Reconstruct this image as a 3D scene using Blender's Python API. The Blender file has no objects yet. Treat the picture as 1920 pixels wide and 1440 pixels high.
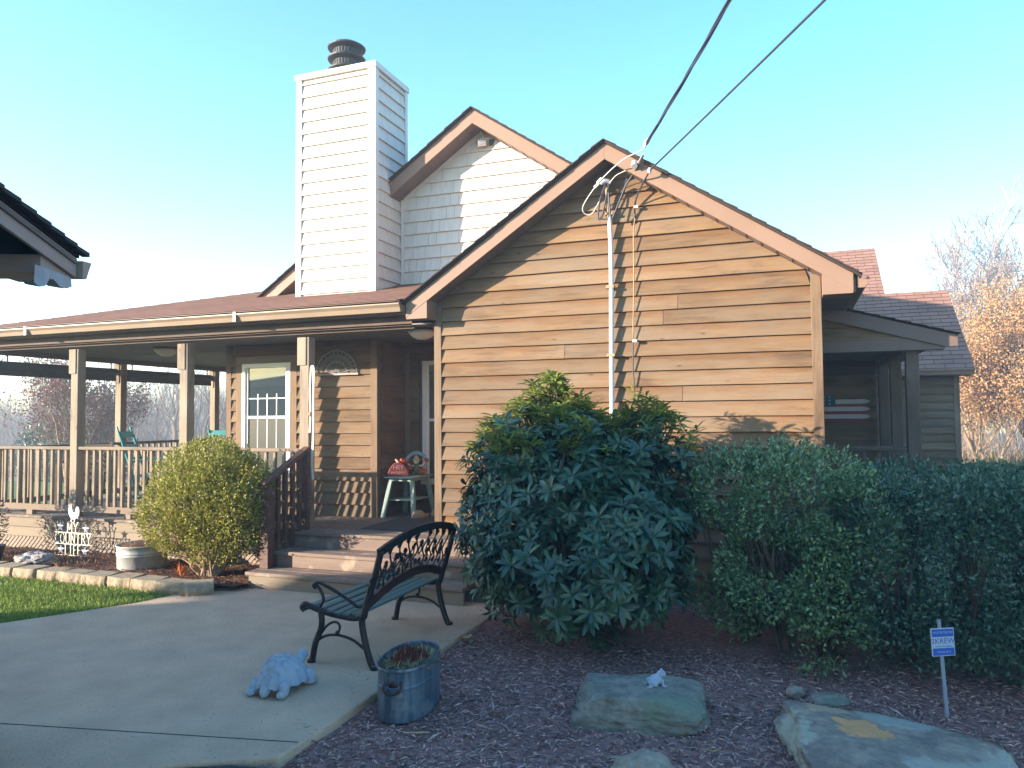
import bpy, math, random
import numpy as np
from mathutils import Vector, Matrix, noise as mnoise
random.seed(7); rng = np.random.default_rng(7)
SC = bpy.context.scene
COL = SC.collection
PI = math.pi
R = math.radians

# ------------------------------------------------------------------ materials
def new_mat(name):
    m = bpy.data.materials.new(name); m.use_nodes = True
    nt = m.node_tree; b = nt.nodes['Principled BSDF']
    return m, nt.nodes, nt.links, b

def nd(N, t, **kw):
    n = N.new(t)
    for k, v in kw.items(): setattr(n, k, v)
    return n

def ramp(N, cols, interp='LINEAR'):
    r = N.new('ShaderNodeValToRGB'); e = r.color_ramp.elements; r.color_ramp.interpolation = interp
    while len(e) < len(cols): e.new(0.5)
    for i, (p, c) in enumerate(cols):
        e[i].position = p; e[i].color = (*c, 1)
    return r

def basic(name, c1, c2=None, scale=8, rough=.75, bump=0, bscale=None, stretch=(1, 1, 1), metal=0, island=0, detail=5, spec=.5, lo=.35, hi=.65, stain=None, nrough=.5, crease=None, spots=None):
    """colour noise between c1 and c2, optional per-island brightness change and bump"""
    m, N, L, b = new_mat(name)
    b.inputs['Roughness'].default_value = rough; b.inputs['Metallic'].default_value = metal
    b.inputs['Specular IOR Level'].default_value = spec
    tc = nd(N, 'ShaderNodeTexCoord'); mp = nd(N, 'ShaderNodeMapping'); mp.inputs['Scale'].default_value = stretch
    L.new(tc.outputs['Object'], mp.inputs['Vector'])
    vec = mp.outputs['Vector']
    geo = nd(N, 'ShaderNodeNewGeometry')
    if island:
        ad = nd(N, 'ShaderNodeVectorMath', operation='ADD'); sc = nd(N, 'ShaderNodeVectorMath', operation='SCALE')
        cb = nd(N, 'ShaderNodeCombineXYZ')
        for k in range(3): L.new(geo.outputs['Random Per Island'], cb.inputs[k])
        sc.inputs['Scale'].default_value = 37; L.new(cb.outputs[0], sc.inputs[0])
        L.new(vec, ad.inputs[0]); L.new(sc.outputs[0], ad.inputs[1]); vec = ad.outputs[0]
    no = nd(N, 'ShaderNodeTexNoise'); no.inputs['Scale'].default_value = scale; no.inputs['Detail'].default_value = detail; no.inputs['Roughness'].default_value = nrough
    L.new(vec, no.inputs['Vector'])
    c2 = c2 or tuple(x * .8 for x in c1)
    rp = ramp(N, [(lo, c1), (hi, c2)]); L.new(no.outputs['Fac'], rp.inputs['Fac'])
    out = rp.outputs['Color']
    if stain:
        s2 = nd(N, 'ShaderNodeTexNoise'); s2.inputs['Scale'].default_value = stain[1]; s2.inputs['Detail'].default_value = 4
        L.new(tc.outputs['Object'], s2.inputs['Vector'])
        r2 = ramp(N, [(stain[2], (0, 0, 0)), (stain[3], (1, 1, 1))]); L.new(s2.outputs['Fac'], r2.inputs['Fac'])
        mx = nd(N, 'ShaderNodeMixRGB'); L.new(r2.outputs['Color'], mx.inputs['Fac']); L.new(out, mx.inputs[1]); mx.inputs[2].default_value = (*stain[0], 1)
        out = mx.outputs[0]
    for sx_, sy_, rx_, ry_, sc_ in (spots or []):
        d0 = nd(N, 'ShaderNodeVectorMath', operation='SUBTRACT'); L.new(tc.outputs['Object'], d0.inputs[0]); d0.inputs[1].default_value = (sx_, sy_, 0)
        d1 = nd(N, 'ShaderNodeVectorMath', operation='MULTIPLY'); L.new(d0.outputs[0], d1.inputs[0]); d1.inputs[1].default_value = (1 / rx_, 1 / ry_, 0)
        d2 = nd(N, 'ShaderNodeVectorMath', operation='LENGTH'); L.new(d1.outputs[0], d2.inputs[0])
        n2 = nd(N, 'ShaderNodeTexNoise'); n2.inputs['Scale'].default_value = 11; n2.inputs['Detail'].default_value = 8; L.new(tc.outputs['Object'], n2.inputs['Vector'])
        d3 = nd(N, 'ShaderNodeMath', operation='MULTIPLY_ADD'); L.new(n2.outputs['Fac'], d3.inputs[0]); d3.inputs[1].default_value = 2.2; L.new(d2.outputs['Value'], d3.inputs[2])
        r3 = ramp(N, [(.62, (1, 1, 1)), (.70, (0, 0, 0))]); d4 = nd(N, 'ShaderNodeMath', operation='MULTIPLY'); L.new(d3.outputs[0], d4.inputs[0]); d4.inputs[1].default_value = .34; L.new(d4.outputs[0], r3.inputs['Fac'])
        m3 = nd(N, 'ShaderNodeMixRGB'); L.new(r3.outputs[0], m3.inputs['Fac']); L.new(out, m3.inputs[1]); m3.inputs[2].default_value = (*sc_, 1); out = m3.outputs[0]
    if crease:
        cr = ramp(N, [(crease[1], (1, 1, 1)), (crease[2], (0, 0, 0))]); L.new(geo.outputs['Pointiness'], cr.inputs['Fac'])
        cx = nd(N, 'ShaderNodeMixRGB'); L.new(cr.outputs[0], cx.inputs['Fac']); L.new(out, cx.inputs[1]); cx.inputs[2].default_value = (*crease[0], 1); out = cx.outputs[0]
    if island:
        mr = nd(N, 'ShaderNodeMapRange'); mr.inputs['To Min'].default_value = 1 - island; mr.inputs['To Max'].default_value = 1 + island
        L.new(geo.outputs['Random Per Island'], mr.inputs['Value'])
        hs = nd(N, 'ShaderNodeHueSaturation'); L.new(mr.outputs[0], hs.inputs['Value']); L.new(out, hs.inputs['Color']); out = hs.outputs[0]
    L.new(out, b.inputs['Base Color'])
    if bump:
        bn = nd(N, 'ShaderNodeTexNoise'); bn.inputs['Scale'].default_value = bscale or scale * 4; bn.inputs['Detail'].default_value = 6
        L.new(vec, bn.inputs['Vector'])
        bp = nd(N, 'ShaderNodeBump'); bp.inputs['Strength'].default_value = bump; bp.inputs['Distance'].default_value = .01
        L.new(bn.outputs['Fac'], bp.inputs['Height']); L.new(bp.outputs['Normal'], b.inputs['Normal'])
    return m

def wood_siding(name, light, mid, dark, stretch, course=None):
    """weathered stained boards: long grain, knots, blotches, each board its own shade"""
    m, N, L, b = new_mat(name)
    b.inputs['Roughness'].default_value = .8; b.inputs['Specular IOR Level'].default_value = .25
    tc = nd(N, 'ShaderNodeTexCoord'); geo = nd(N, 'ShaderNodeNewGeometry')
    cb = nd(N, 'ShaderNodeCombineXYZ')
    for k in range(3): L.new(geo.outputs['Random Per Island'], cb.inputs[k])
    sc = nd(N, 'ShaderNodeVectorMath', operation='SCALE'); sc.inputs['Scale'].default_value = 53; L.new(cb.outputs[0], sc.inputs[0])
    ad = nd(N, 'ShaderNodeVectorMath', operation='ADD'); L.new(tc.outputs['Object'], ad.inputs[0]); L.new(sc.outputs[0], ad.inputs[1])
    mp = nd(N, 'ShaderNodeMapping'); mp.inputs['Scale'].default_value = stretch; L.new(ad.outputs[0], mp.inputs['Vector'])
    g = nd(N, 'ShaderNodeTexNoise'); g.inputs['Scale'].default_value = 26; g.inputs['Detail'].default_value = 8; g.inputs['Roughness'].default_value = .65; g.inputs['Distortion'].default_value = .6
    L.new(mp.outputs[0], g.inputs['Vector'])
    bl = nd(N, 'ShaderNodeTexNoise'); bl.inputs['Scale'].default_value = 1.7; bl.inputs['Detail'].default_value = 4
    L.new(ad.outputs[0], bl.inputs['Vector'])
    mx0 = nd(N, 'ShaderNodeMath', operation='MULTIPLY_ADD'); L.new(g.outputs['Fac'], mx0.inputs[0]); mx0.inputs[1].default_value = .55
    m2 = nd(N, 'ShaderNodeMath', operation='MULTIPLY'); L.new(bl.outputs['Fac'], m2.inputs[0]); m2.inputs[1].default_value = .45
    L.new(m2.outputs[0], mx0.inputs[2])
    rp = ramp(N, [(.34, dark), (.47, mid), (.62, light)]); L.new(mx0.outputs[0], rp.inputs['Fac'])
    base = rp.outputs[0]
    if course:
        sx = nd(N, 'ShaderNodeSeparateXYZ'); L.new(tc.outputs['Object'], sx.inputs[0])
        s1 = nd(N, 'ShaderNodeMath', operation='SUBTRACT'); L.new(sx.outputs[2], s1.inputs[0]); s1.inputs[1].default_value = course[0]
        s2 = nd(N, 'ShaderNodeMath', operation='DIVIDE'); L.new(s1.outputs[0], s2.inputs[0]); s2.inputs[1].default_value = course[1]
        s3 = nd(N, 'ShaderNodeMath', operation='FRACT'); L.new(s2.outputs[0], s3.inputs[0])
        s4 = nd(N, 'ShaderNodeMath', operation='MULTIPLY_ADD'); L.new(bl.outputs['Fac'], s4.inputs[0]); s4.inputs[1].default_value = 1.3; s4.inputs[2].default_value = -.65
        s5 = nd(N, 'ShaderNodeMath', operation='ADD'); L.new(s3.outputs[0], s5.inputs[0]); L.new(s4.outputs[0], s5.inputs[1])
        wr_ = ramp(N, [(.45, (0, 0, 0)), (.95, (.75, .75, .75))]); L.new(s5.outputs[0], wr_.inputs['Fac'])
        wm = nd(N, 'ShaderNodeMixRGB', blend_type='MULTIPLY'); L.new(wr_.outputs[0], wm.inputs['Fac']); L.new(base, wm.inputs[1]); wm.inputs[2].default_value = (.86, .66, .5, 1); base = wm.outputs[0]
    g1 = nd(N, 'ShaderNodeMapping'); g1.inputs['Scale'].default_value = tuple(.45 if q < .5 else 2.2 for q in stretch); L.new(tc.outputs['Object'], g1.inputs['Vector'])
    g2 = nd(N, 'ShaderNodeTexNoise'); g2.inputs['Scale'].default_value = 2.0; g2.inputs['Detail'].default_value = 7; g2.inputs['Roughness'].default_value = .65; L.new(g1.outputs[0], g2.inputs['Vector'])
    g3 = ramp(N, [(.44, (0, 0, 0)), (.68, (.7, .7, .7))]); L.new(g2.outputs['Fac'], g3.inputs['Fac'])
    g4 = nd(N, 'ShaderNodeMixRGB'); L.new(g3.outputs[0], g4.inputs['Fac']); L.new(base, g4.inputs[1]); g4.inputs[2].default_value = (light[0] * .92, light[0] * .70, light[0] * .49, 1); base = g4.outputs[0]
    g5 = ramp(N, [(.28, (.75, .75, .75)), (.40, (0, 0, 0))]); L.new(g2.outputs['Fac'], g5.inputs['Fac'])
    g6 = nd(N, 'ShaderNodeMixRGB'); L.new(g5.outputs[0], g6.inputs['Fac']); L.new(base, g6.inputs[1]); g6.inputs[2].default_value = (*dark, 1); base = g6.outputs[0]
    # knots
    mk = nd(N, 'ShaderNodeMapping'); mk.inputs['Scale'].default_value = tuple(2.6 if s < .5 else 7 for s in stretch); L.new(ad.outputs[0], mk.inputs['Vector'])
    vo = nd(N, 'ShaderNodeTexVoronoi'); vo.inputs['Scale'].default_value = 1.0; L.new(mk.outputs[0], vo.inputs['Vector'])
    kr = ramp(N, [(.03, (.7, .7, .7)), (.085, (0, 0, 0))]); L.new(vo.outputs['Distance'], kr.inputs['Fac'])
    mx = nd(N, 'ShaderNodeMixRGB'); L.new(kr.outputs[0], mx.inputs['Fac']); L.new(base, mx.inputs[1]); mx.inputs[2].default_value = (*[x * .55 for x in dark], 1)
    mr = nd(N, 'ShaderNodeMapRange'); mr.inputs['To Min'].default_value = .82; mr.inputs['To Max'].default_value = 1.16
    L.new(geo.outputs['Random Per Island'], mr.inputs['Value'])
    hs = nd(N, 'ShaderNodeHueSaturation'); L.new(mr.outputs[0], hs.inputs['Value']); L.new(mx.outputs[0], hs.inputs['Color'])
    L.new(hs.outputs[0], b.inputs['Base Color'])
    bp = nd(N, 'ShaderNodeBump'); bp.inputs['Strength'].default_value = .5; bp.inputs['Distance'].default_value = .006
    L.new(g.outputs['Fac'], bp.inputs['Height']); L.new(bp.outputs[0], b.inputs['Normal'])
    return m

def leaf_mat(name, c_lo, c_hi, rough=.45, trans=.25, spec=.4, hue=.0):
    m, N, L, b = new_mat(name)
    geo = nd(N, 'ShaderNodeNewGeometry')
    rp = ramp(N, [(0, c_lo), (1, c_hi)]); L.new(geo.outputs['Random Per Island'], rp.inputs['Fac'])
    L.new(rp.outputs[0], b.inputs['Base Color']); b.inputs['Roughness'].default_value = rough
    b.inputs['Specular IOR Level'].default_value = spec
    if trans:
        t = nd(N, 'ShaderNodeBsdfTranslucent'); L.new(rp.outputs[0], t.inputs['Color'])
        mx = nd(N, 'ShaderNodeMixShader'); mx.inputs[0].default_value = trans
        L.new(b.outputs[0], mx.inputs[1]); L.new(t.outputs[0], mx.inputs[2])
        L.new(mx.outputs[0], N['Material Output'].inputs['Surface'])
    return m

def shingle_mat(name, c1, c2, c3):
    m, N, L, b = new_mat(name)
    uv = nd(N, 'ShaderNodeUVMap'); uv.uv_map = 'uv'
    br = nd(N, 'ShaderNodeTexBrick'); br.inputs['Scale'].default_value = 1
    br.inputs['Brick Width'].default_value = .305; br.inputs['Row Height'].default_value = .14
    br.inputs['Mortar Size'].default_value = .008; br.inputs['Color1'].default_value = (*c1, 1); br.inputs['Color2'].default_value = (*c2, 1)
    br.inputs['Mortar'].default_value = (*c3, 1); br.inputs['Bias'].default_value = -.1
    L.new(uv.outputs[0], br.inputs['Vector'])
    no = nd(N, 'ShaderNodeTexNoise'); no.inputs['Scale'].default_value = 90; L.new(uv.outputs[0], no.inputs['Vector'])
    no2 = nd(N, 'ShaderNodeTexNoise'); no2.inputs['Scale'].default_value = 1.3; L.new(uv.outputs[0], no2.inputs['Vector'])
    sm = nd(N, 'ShaderNodeMath', operation='ADD'); L.new(no.outputs[0], sm.inputs[0]); L.new(no2.outputs[0], sm.inputs[1])
    mr = nd(N, 'ShaderNodeMapRange'); mr.inputs['From Min'].default_value = .6; mr.inputs['From Max'].default_value = 1.4; mr.inputs['To Min'].default_value = .75; mr.inputs['To Max'].default_value = 1.25
    L.new(sm.outputs[0], mr.inputs['Value'])
    hs = nd(N, 'ShaderNodeHueSaturation'); L.new(mr.outputs[0], hs.inputs['Value']); L.new(br.outputs['Color'], hs.inputs['Color'])
    L.new(hs.outputs[0], b.inputs['Base Color']); b.inputs['Roughness'].default_value = .9; b.inputs['Specular IOR Level'].default_value = .2
    bp = nd(N, 'ShaderNodeBump'); bp.inputs['Strength'].default_value = .4; bp.inputs['Distance'].default_value = .004
    L.new(no.outputs[0], bp.inputs['Height']); L.new(bp.outputs[0], b.inputs['Normal'])
    return m

M = {}
M['siding'] = wood_siding('cedar_siding', (.215, .135, .073), (.17, .10, .051), (.092, .053, .029), (.09, 1, 1), (.10, .1405))
M['siding_porch'] = wood_siding('porch_siding', (.215, .14, .077), (.16, .098, .05), (.09, .052, .027), (.09, 1, 1), (.47, .143))
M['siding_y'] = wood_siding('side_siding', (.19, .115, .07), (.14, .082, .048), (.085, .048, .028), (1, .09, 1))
M['corner'] = wood_siding('corner_board', (.235, .155, .095), (.18, .115, .068), (.10, .06, .036), (1, 1, .09))
M['post'] = wood_siding('weathered_post', (.36, .29, .215), (.28, .22, .16), (.14, .10, .075), (1, 1, .09))
M['rail'] = wood_siding('weathered_rail', (.28, .215, .16), (.22, .165, .12), (.12, .085, .062), (.09, 1, 1))
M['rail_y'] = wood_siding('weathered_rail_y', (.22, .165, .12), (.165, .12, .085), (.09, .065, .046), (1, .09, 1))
M['post_shaded'] = wood_siding('shaded_post', (.15, .105, .08), (.115, .08, .06), (.07, .045, .035), (1, 1, .09)); M['rail_shaded'] = wood_siding('shaded_rail', (.15, .105, .08), (.115, .08, .06), (.07, .045, .035), (.09, 1, 1))  # shaded copies of the post and rail wood, shade put into the colour
M['stain'] = basic('dark_brown_stain', (.085, .04, .026), (.12, .06, .04), 14, .6, .25, 60, island=.15, stain=((.42, .33, .25), 26, .66, .70))
M['deck'] = basic('deck_board_stain', (.21, .155, .115), (.155, .108, .078), 9, .75, .35, 60, (.15, 1, 1), island=.14, stain=((.36, .27, .19), 7, .55, .72))
M['rim'] = basic('rim_board_stain', (.25, .195, .135), (.20, .15, .10), 5, .75, .3, 50, (.12, 1, 1), island=.08, stain=((.26, .18, .11), 4, .58, .72))
M['step'] = basic('step_stain', (.235, .165, .125), (.175, .118, .088), 7, .75, .3, 60, (.12, 1, 1), island=.1, stain=((.40, .30, .22), 6, .58, .74))
M['lattice'] = basic('lattice_tan', (.30, .235, .18), (.26, .20, .15), 12, .8)
M['fascia'] = basic('fascia_brown_aluminium', (.245, .15, .104), (.225, .135, .092), 2, .55, spec=.3, stain=((.18, .10, .075), 9, .68, .8))
M['soffit'] = basic('soffit_brown', (.15, .095, .075), (.13, .082, .064), 3, .6)
M['ceiling'] = basic('porch_ceiling_panels', (.15, .14, .14), (.125, .115, .115), 4, .55)
M['gutter'] = basic('gutter_almond', (.265, .19, .128), (.235, .165, .11), 3, .45)
M['shingle'] = shingle_mat('brown_shingles', (.30, .16, .112), (.245, .128, .09), (.11, .056, .041))
M['shingle_dark'] = shingle_mat('dark_shingles', (.13, .085, .07), (.105, .07, .058), (.045, .032, .028))
M['shake'] = basic('white_vinyl_shake', (.58, .53, .465), (.51, .465, .405), 20, .55, .25, 60, (1, 1, .12), island=.03)
M['shake_trim'] = basic('white_trim', (.60, .555, .495), (.56, .515, .46), 3, .5)
M['flue'] = basic('black_flue_metal', (.03, .032, .036), (.05, .05, .055), 6, .55, metal=.3)
M['white_frame'] = basic('white_vinyl_frame', (.82, .79, .72), (.78, .75, .68), 4, .4)
M['concrete'] = basic('concrete_walk', (.60, .41, .275), (.46, .315, .21), 3.2, .92, .9, 55, detail=12, lo=.3, hi=.7, stain=((.27, .24, .21), 42, .62, .70))
M['asphalt'] = basic('asphalt_drive', (.035, .036, .042), (.055, .055, .06), 60, .9, .5, 200)
M['mulch'] = basic('brown_mulch', (.36, .18, .15), (.18, .092, .08), 30, .95, .9, 90)
M['mulch_bed'] = basic('red_mulch', (.16, .07, .035), (.08, .035, .02), 35, .95, .9, 90)
M['lawn'] = basic('lawn_green', (.10, .19, .028), (.065, .125, .02), 9, .95, .6, 120, stain=((.16, .17, .05), 3, .6, .8))
M['ground'] = basic('field_ground', (.20, .155, .085), (.13, .12, .05), .25, .95, .3, 3, stain=((.12, .10, .055), .06, .45, .6))
M['block'] = basic('tan_concrete_block', (.36, .285, .19), (.26, .2, .13), 22, .95, .9, 70, island=.12)
M['galv'] = basic('galvanised_steel_blue', (.16, .21, .26), (.07, .11, .16), 6, .45, .15, 30, (6, 6, .5), metal=.55, stain=((.25, .29, .31), 9, .55, .7), lo=.4, hi=.6)
M['galv_pale'] = basic('pale_galvanised_steel', (.44, .45, .42), (.37, .385, .365), 5, .5, .2, 15, metal=.1, stain=((.60, .56, .46), 8, .55, .75))
M['art_metal'] = basic('grey_art_metal', (.27, .265, .24), (.2, .2, .18), 8, .6)
M['stake_grey'] = basic('grey_stake', (.26, .29, .34), (.22, .25, .3), 6, .5)
M['iron'] = basic('dark_brown_cast_iron', (.028, .02, .02), (.045, .03, .026), 12, .42, .1, 60, metal=.4)
M['iron_red'] = basic('red_brown_cast_iron', (.075, .03, .022), (.05, .022, .018), 12, .45, .1, 60, metal=.3)
M['slat'] = basic('green_bench_slat', (.07, .155, .14), (.05, .12, .11), 7, .5, .1, 40, (1, .15, 1), island=.12)
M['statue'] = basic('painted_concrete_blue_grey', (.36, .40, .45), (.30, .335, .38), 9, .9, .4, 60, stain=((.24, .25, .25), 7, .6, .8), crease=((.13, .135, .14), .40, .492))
M['rock_grey'] = basic('grey_green_sandstone', (.26, .23, .18), (.125, .112, .09), 9, .95, 1.0, 30, detail=12, nrough=.72, lo=.4, hi=.62, stain=((.16, .19, .13), 3, .5, .66))
M['rock_tan'] = basic('grey_slab_tan_patches', (.165, .13, .108), (.32, .245, .175), 8, .95, 1.0, 30, detail=12, nrough=.72, lo=.4, hi=.62, stain=((.33, .30, .24), 3.1, .56, .62), spots=[(-.13, .10, .14, .11, (.56, .27, .11)), (-.30, .30, .12, .07, (.45, .28, .16)), (-.50, .0, .12, .3, (.40, .34, .24))])
M['rock_pale'] = basic('pale_tan_stone', (.40, .32, .23), (.22, .175, .13), 9, .95, .9, 30, detail=12, nrough=.72)
M['rock_white'] = basic('pale_grey_stone', (.42, .375, .33), (.25, .225, .21), 9, .95, .9, 30, detail=12, nrough=.72)
M['teal'] = basic('teal_chair_paint', (.03, .30, .31), (.025, .25, .27), 6, .55)
M['table_green'] = basic('pale_green_table_paint', (.26, .35, .31), (.22, .30, .265), 8, .6, .1, 50)
M['white_metal'] = basic('cream_sign_metal', (.80, .74, .58), (.74, .68, .52), 6, .5)
M['white_paint'] = basic('white_sign_paint', (.78, .78, .78), (.7, .7, .7), 6, .5)
M['dark_metal'] = basic('dark_wire', (.03, .032, .035), (.04, .04, .045), 6, .5)
M['cable_black'] = basic('black_cable', (.022, .028, .04), (.03, .035, .05), 6, .5)
M['cable_tan'] = basic('tan_cable', (.36, .24, .12), (.28, .18, .09), 6, .6)
M['cable_bare'] = basic('bare_aluminium_wire', (.55, .5, .44), (.45, .4, .36), 6, .5, metal=.3)
M['pvc'] = basic('grey_white_conduit', (.72, .68, .66), (.66, .62, .6), 4, .5)
M['dark_shade'] = basic('dark_roller_shade', (.05, .055, .065), (.07, .075, .085), 10, .8)
M['mat'] = basic('dark_door_mat', (.075, .06, .055), (.055, .045, .042), 60, .95, .5, 150)
M['blue'] = basic('blue_sign_paint', (.012, .09, .42), (.012, .08, .38), 4, .5)
M['sign_white'] = basic('white_sign_face', (.42, .46, .50), (.38, .42, .46), 4, .5)
M['red_decor'] = basic('red_orange_decor', (.24, .04, .028), (.18, .03, .02), 9, .6)
M['orange'] = basic('orange_decor', (.62, .14, .03), (.5, .1, .02), 9, .6)
M['olive'] = basic('olive_cloth', (.16, .18, .06), (.11, .13, .05), 20, .8)
M['straw'] = basic('pale_straw', (.56, .42, .22), (.46, .33, .16), 20, .85)
M['shoe'] = basic('tan_foam_shoe', (.42, .30, .16), (.36, .25, .13), 9, .7)
M['banner'] = basic('pale_blue_banner', (.13, .32, .40), (.10, .26, .33), 9, .6)
M['cream'] = basic('cream_paint', (.75, .62, .48), (.7, .56, .42), 9, .6)
M['pink_letter'] = basic('pale_pink_lettering', (.62, .33, .33), (.58, .3, .3), 9, .6)
M['flag_white'] = basic('off_white_board', (.45, .45, .45), (.4, .4, .4), 9, .7)
M['flag_red'] = basic('dark_red_board', (.26, .045, .04), (.2, .035, .03), 9, .7)
M['flag_blue'] = basic('dark_teal_board', (.04, .10, .14), (.03, .08, .11), 9, .7)
M['camera_white'] = basic('white_camera_plastic', (.78, .76, .74), (.72, .7, .68), 9, .4)
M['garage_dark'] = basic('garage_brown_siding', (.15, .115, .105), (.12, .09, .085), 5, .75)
M['garage_fascia'] = basic('garage_fascia', (.30, .22, .19), (.26, .19, .165), 5, .6)
M['wrap'] = basic('torn_soffit_wrap', (.34, .34, .34), (.24, .25, .27), 5, .6)
M['bark'] = basic('grey_brown_bark', (.17, .125, .095), (.10, .072, .055), 9, .9, .6, 40, (1, 1, .25))
M['bark_pale'] = basic('pale_tan_bark', (.36, .25, .16), (.25, .17, .11), 9, .9, .6, 40, (1, 1, .25))
M['twig_grey'] = basic('grey_twigs', (.24, .19, .185), (.17, .13, .125), 3, .9)
M['twig_far'] = basic('far_brown_twigs', (.15, .105, .08), (.095, .066, .052), .4, .95)
M['stem'] = basic('brown_stems', (.13, .085, .055), (.09, .06, .04), 9, .9)
M['soil'] = basic('dark_soil', (.05, .035, .028), (.03, .022, .02), 30, .95, .6, 60)
L_rhodo = leaf_mat('rhododendron_leaf', (.014, .045, .026), (.06, .12, .058), .38, .12, .5)
L_rhodo_y = leaf_mat('rhododendron_sunlit_young_leaf', (.15, .20, .03), (.28, .31, .06), .4, .3, .4)  # young growth, yellowed further to carry the crown's sunlight in its colour
L_hedge = leaf_mat('hedge_leaf', (.022, .062, .038), (.09, .155, .08), .38, .15, .5)
L_holly = leaf_mat('holly_leaf', (.045, .105, .045), (.22, .31, .12), .32, .15, .6)
L_box = leaf_mat('yellow_green_leaf', (.17, .18, .025), (.46, .42, .09), .5, .25, .25)
L_oak = leaf_mat('tan_oak_leaf', (.34, .175, .07), (.62, .38, .18), .7, .3, .2)
L_red = leaf_mat('dull_red_leaf', (.17, .07, .06), (.30, .14, .11), .7, .25, .2)
L_grass = leaf_mat('grass_blade', (.15, .22, .035), (.34, .42, .09), .5, .3, .3)
L_brush = leaf_mat('yellow_brown_brush', (.30, .20, .085), (.42, .32, .13), .8, .3, .2)
L_dry = leaf_mat('dry_bed_plant', (.16, .09, .075), (.28, .19, .13), .8, .2, .2)
L_chip = leaf_mat('mulch_chip', (.15, .07, .06), (.66, .40, .33), .9, 0, .2)
L_chip_red = leaf_mat('red_mulch_chip', (.09, .035, .018), (.30, .14, .07), .9, 0, .2)
L_straw = leaf_mat('dead_straw', (.30, .24, .14), (.52, .44, .29), .8, .1, .2)
L_sedum = leaf_mat('dead_red_stalks', (.13, .03, .02), (.22, .07, .05), .8, 0, .2)

def glass(name, base, rough, ior):
    m, N, L, b = new_mat(name)
    b.inputs['Base Color'].default_value = (*base, 1); b.inputs['Roughness'].default_value = rough; b.inputs['IOR'].default_value = ior
    return m
M['glass'] = glass('window_glass', (.03, .045, .055), .02, 2.3)
M['screen'] = glass('insect_screen_glass', (.085, .085, .072), .22, 1.5)
M['globe'] = glass('frosted_light_glass', (.55, .52, .48), .3, 1.5)

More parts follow.
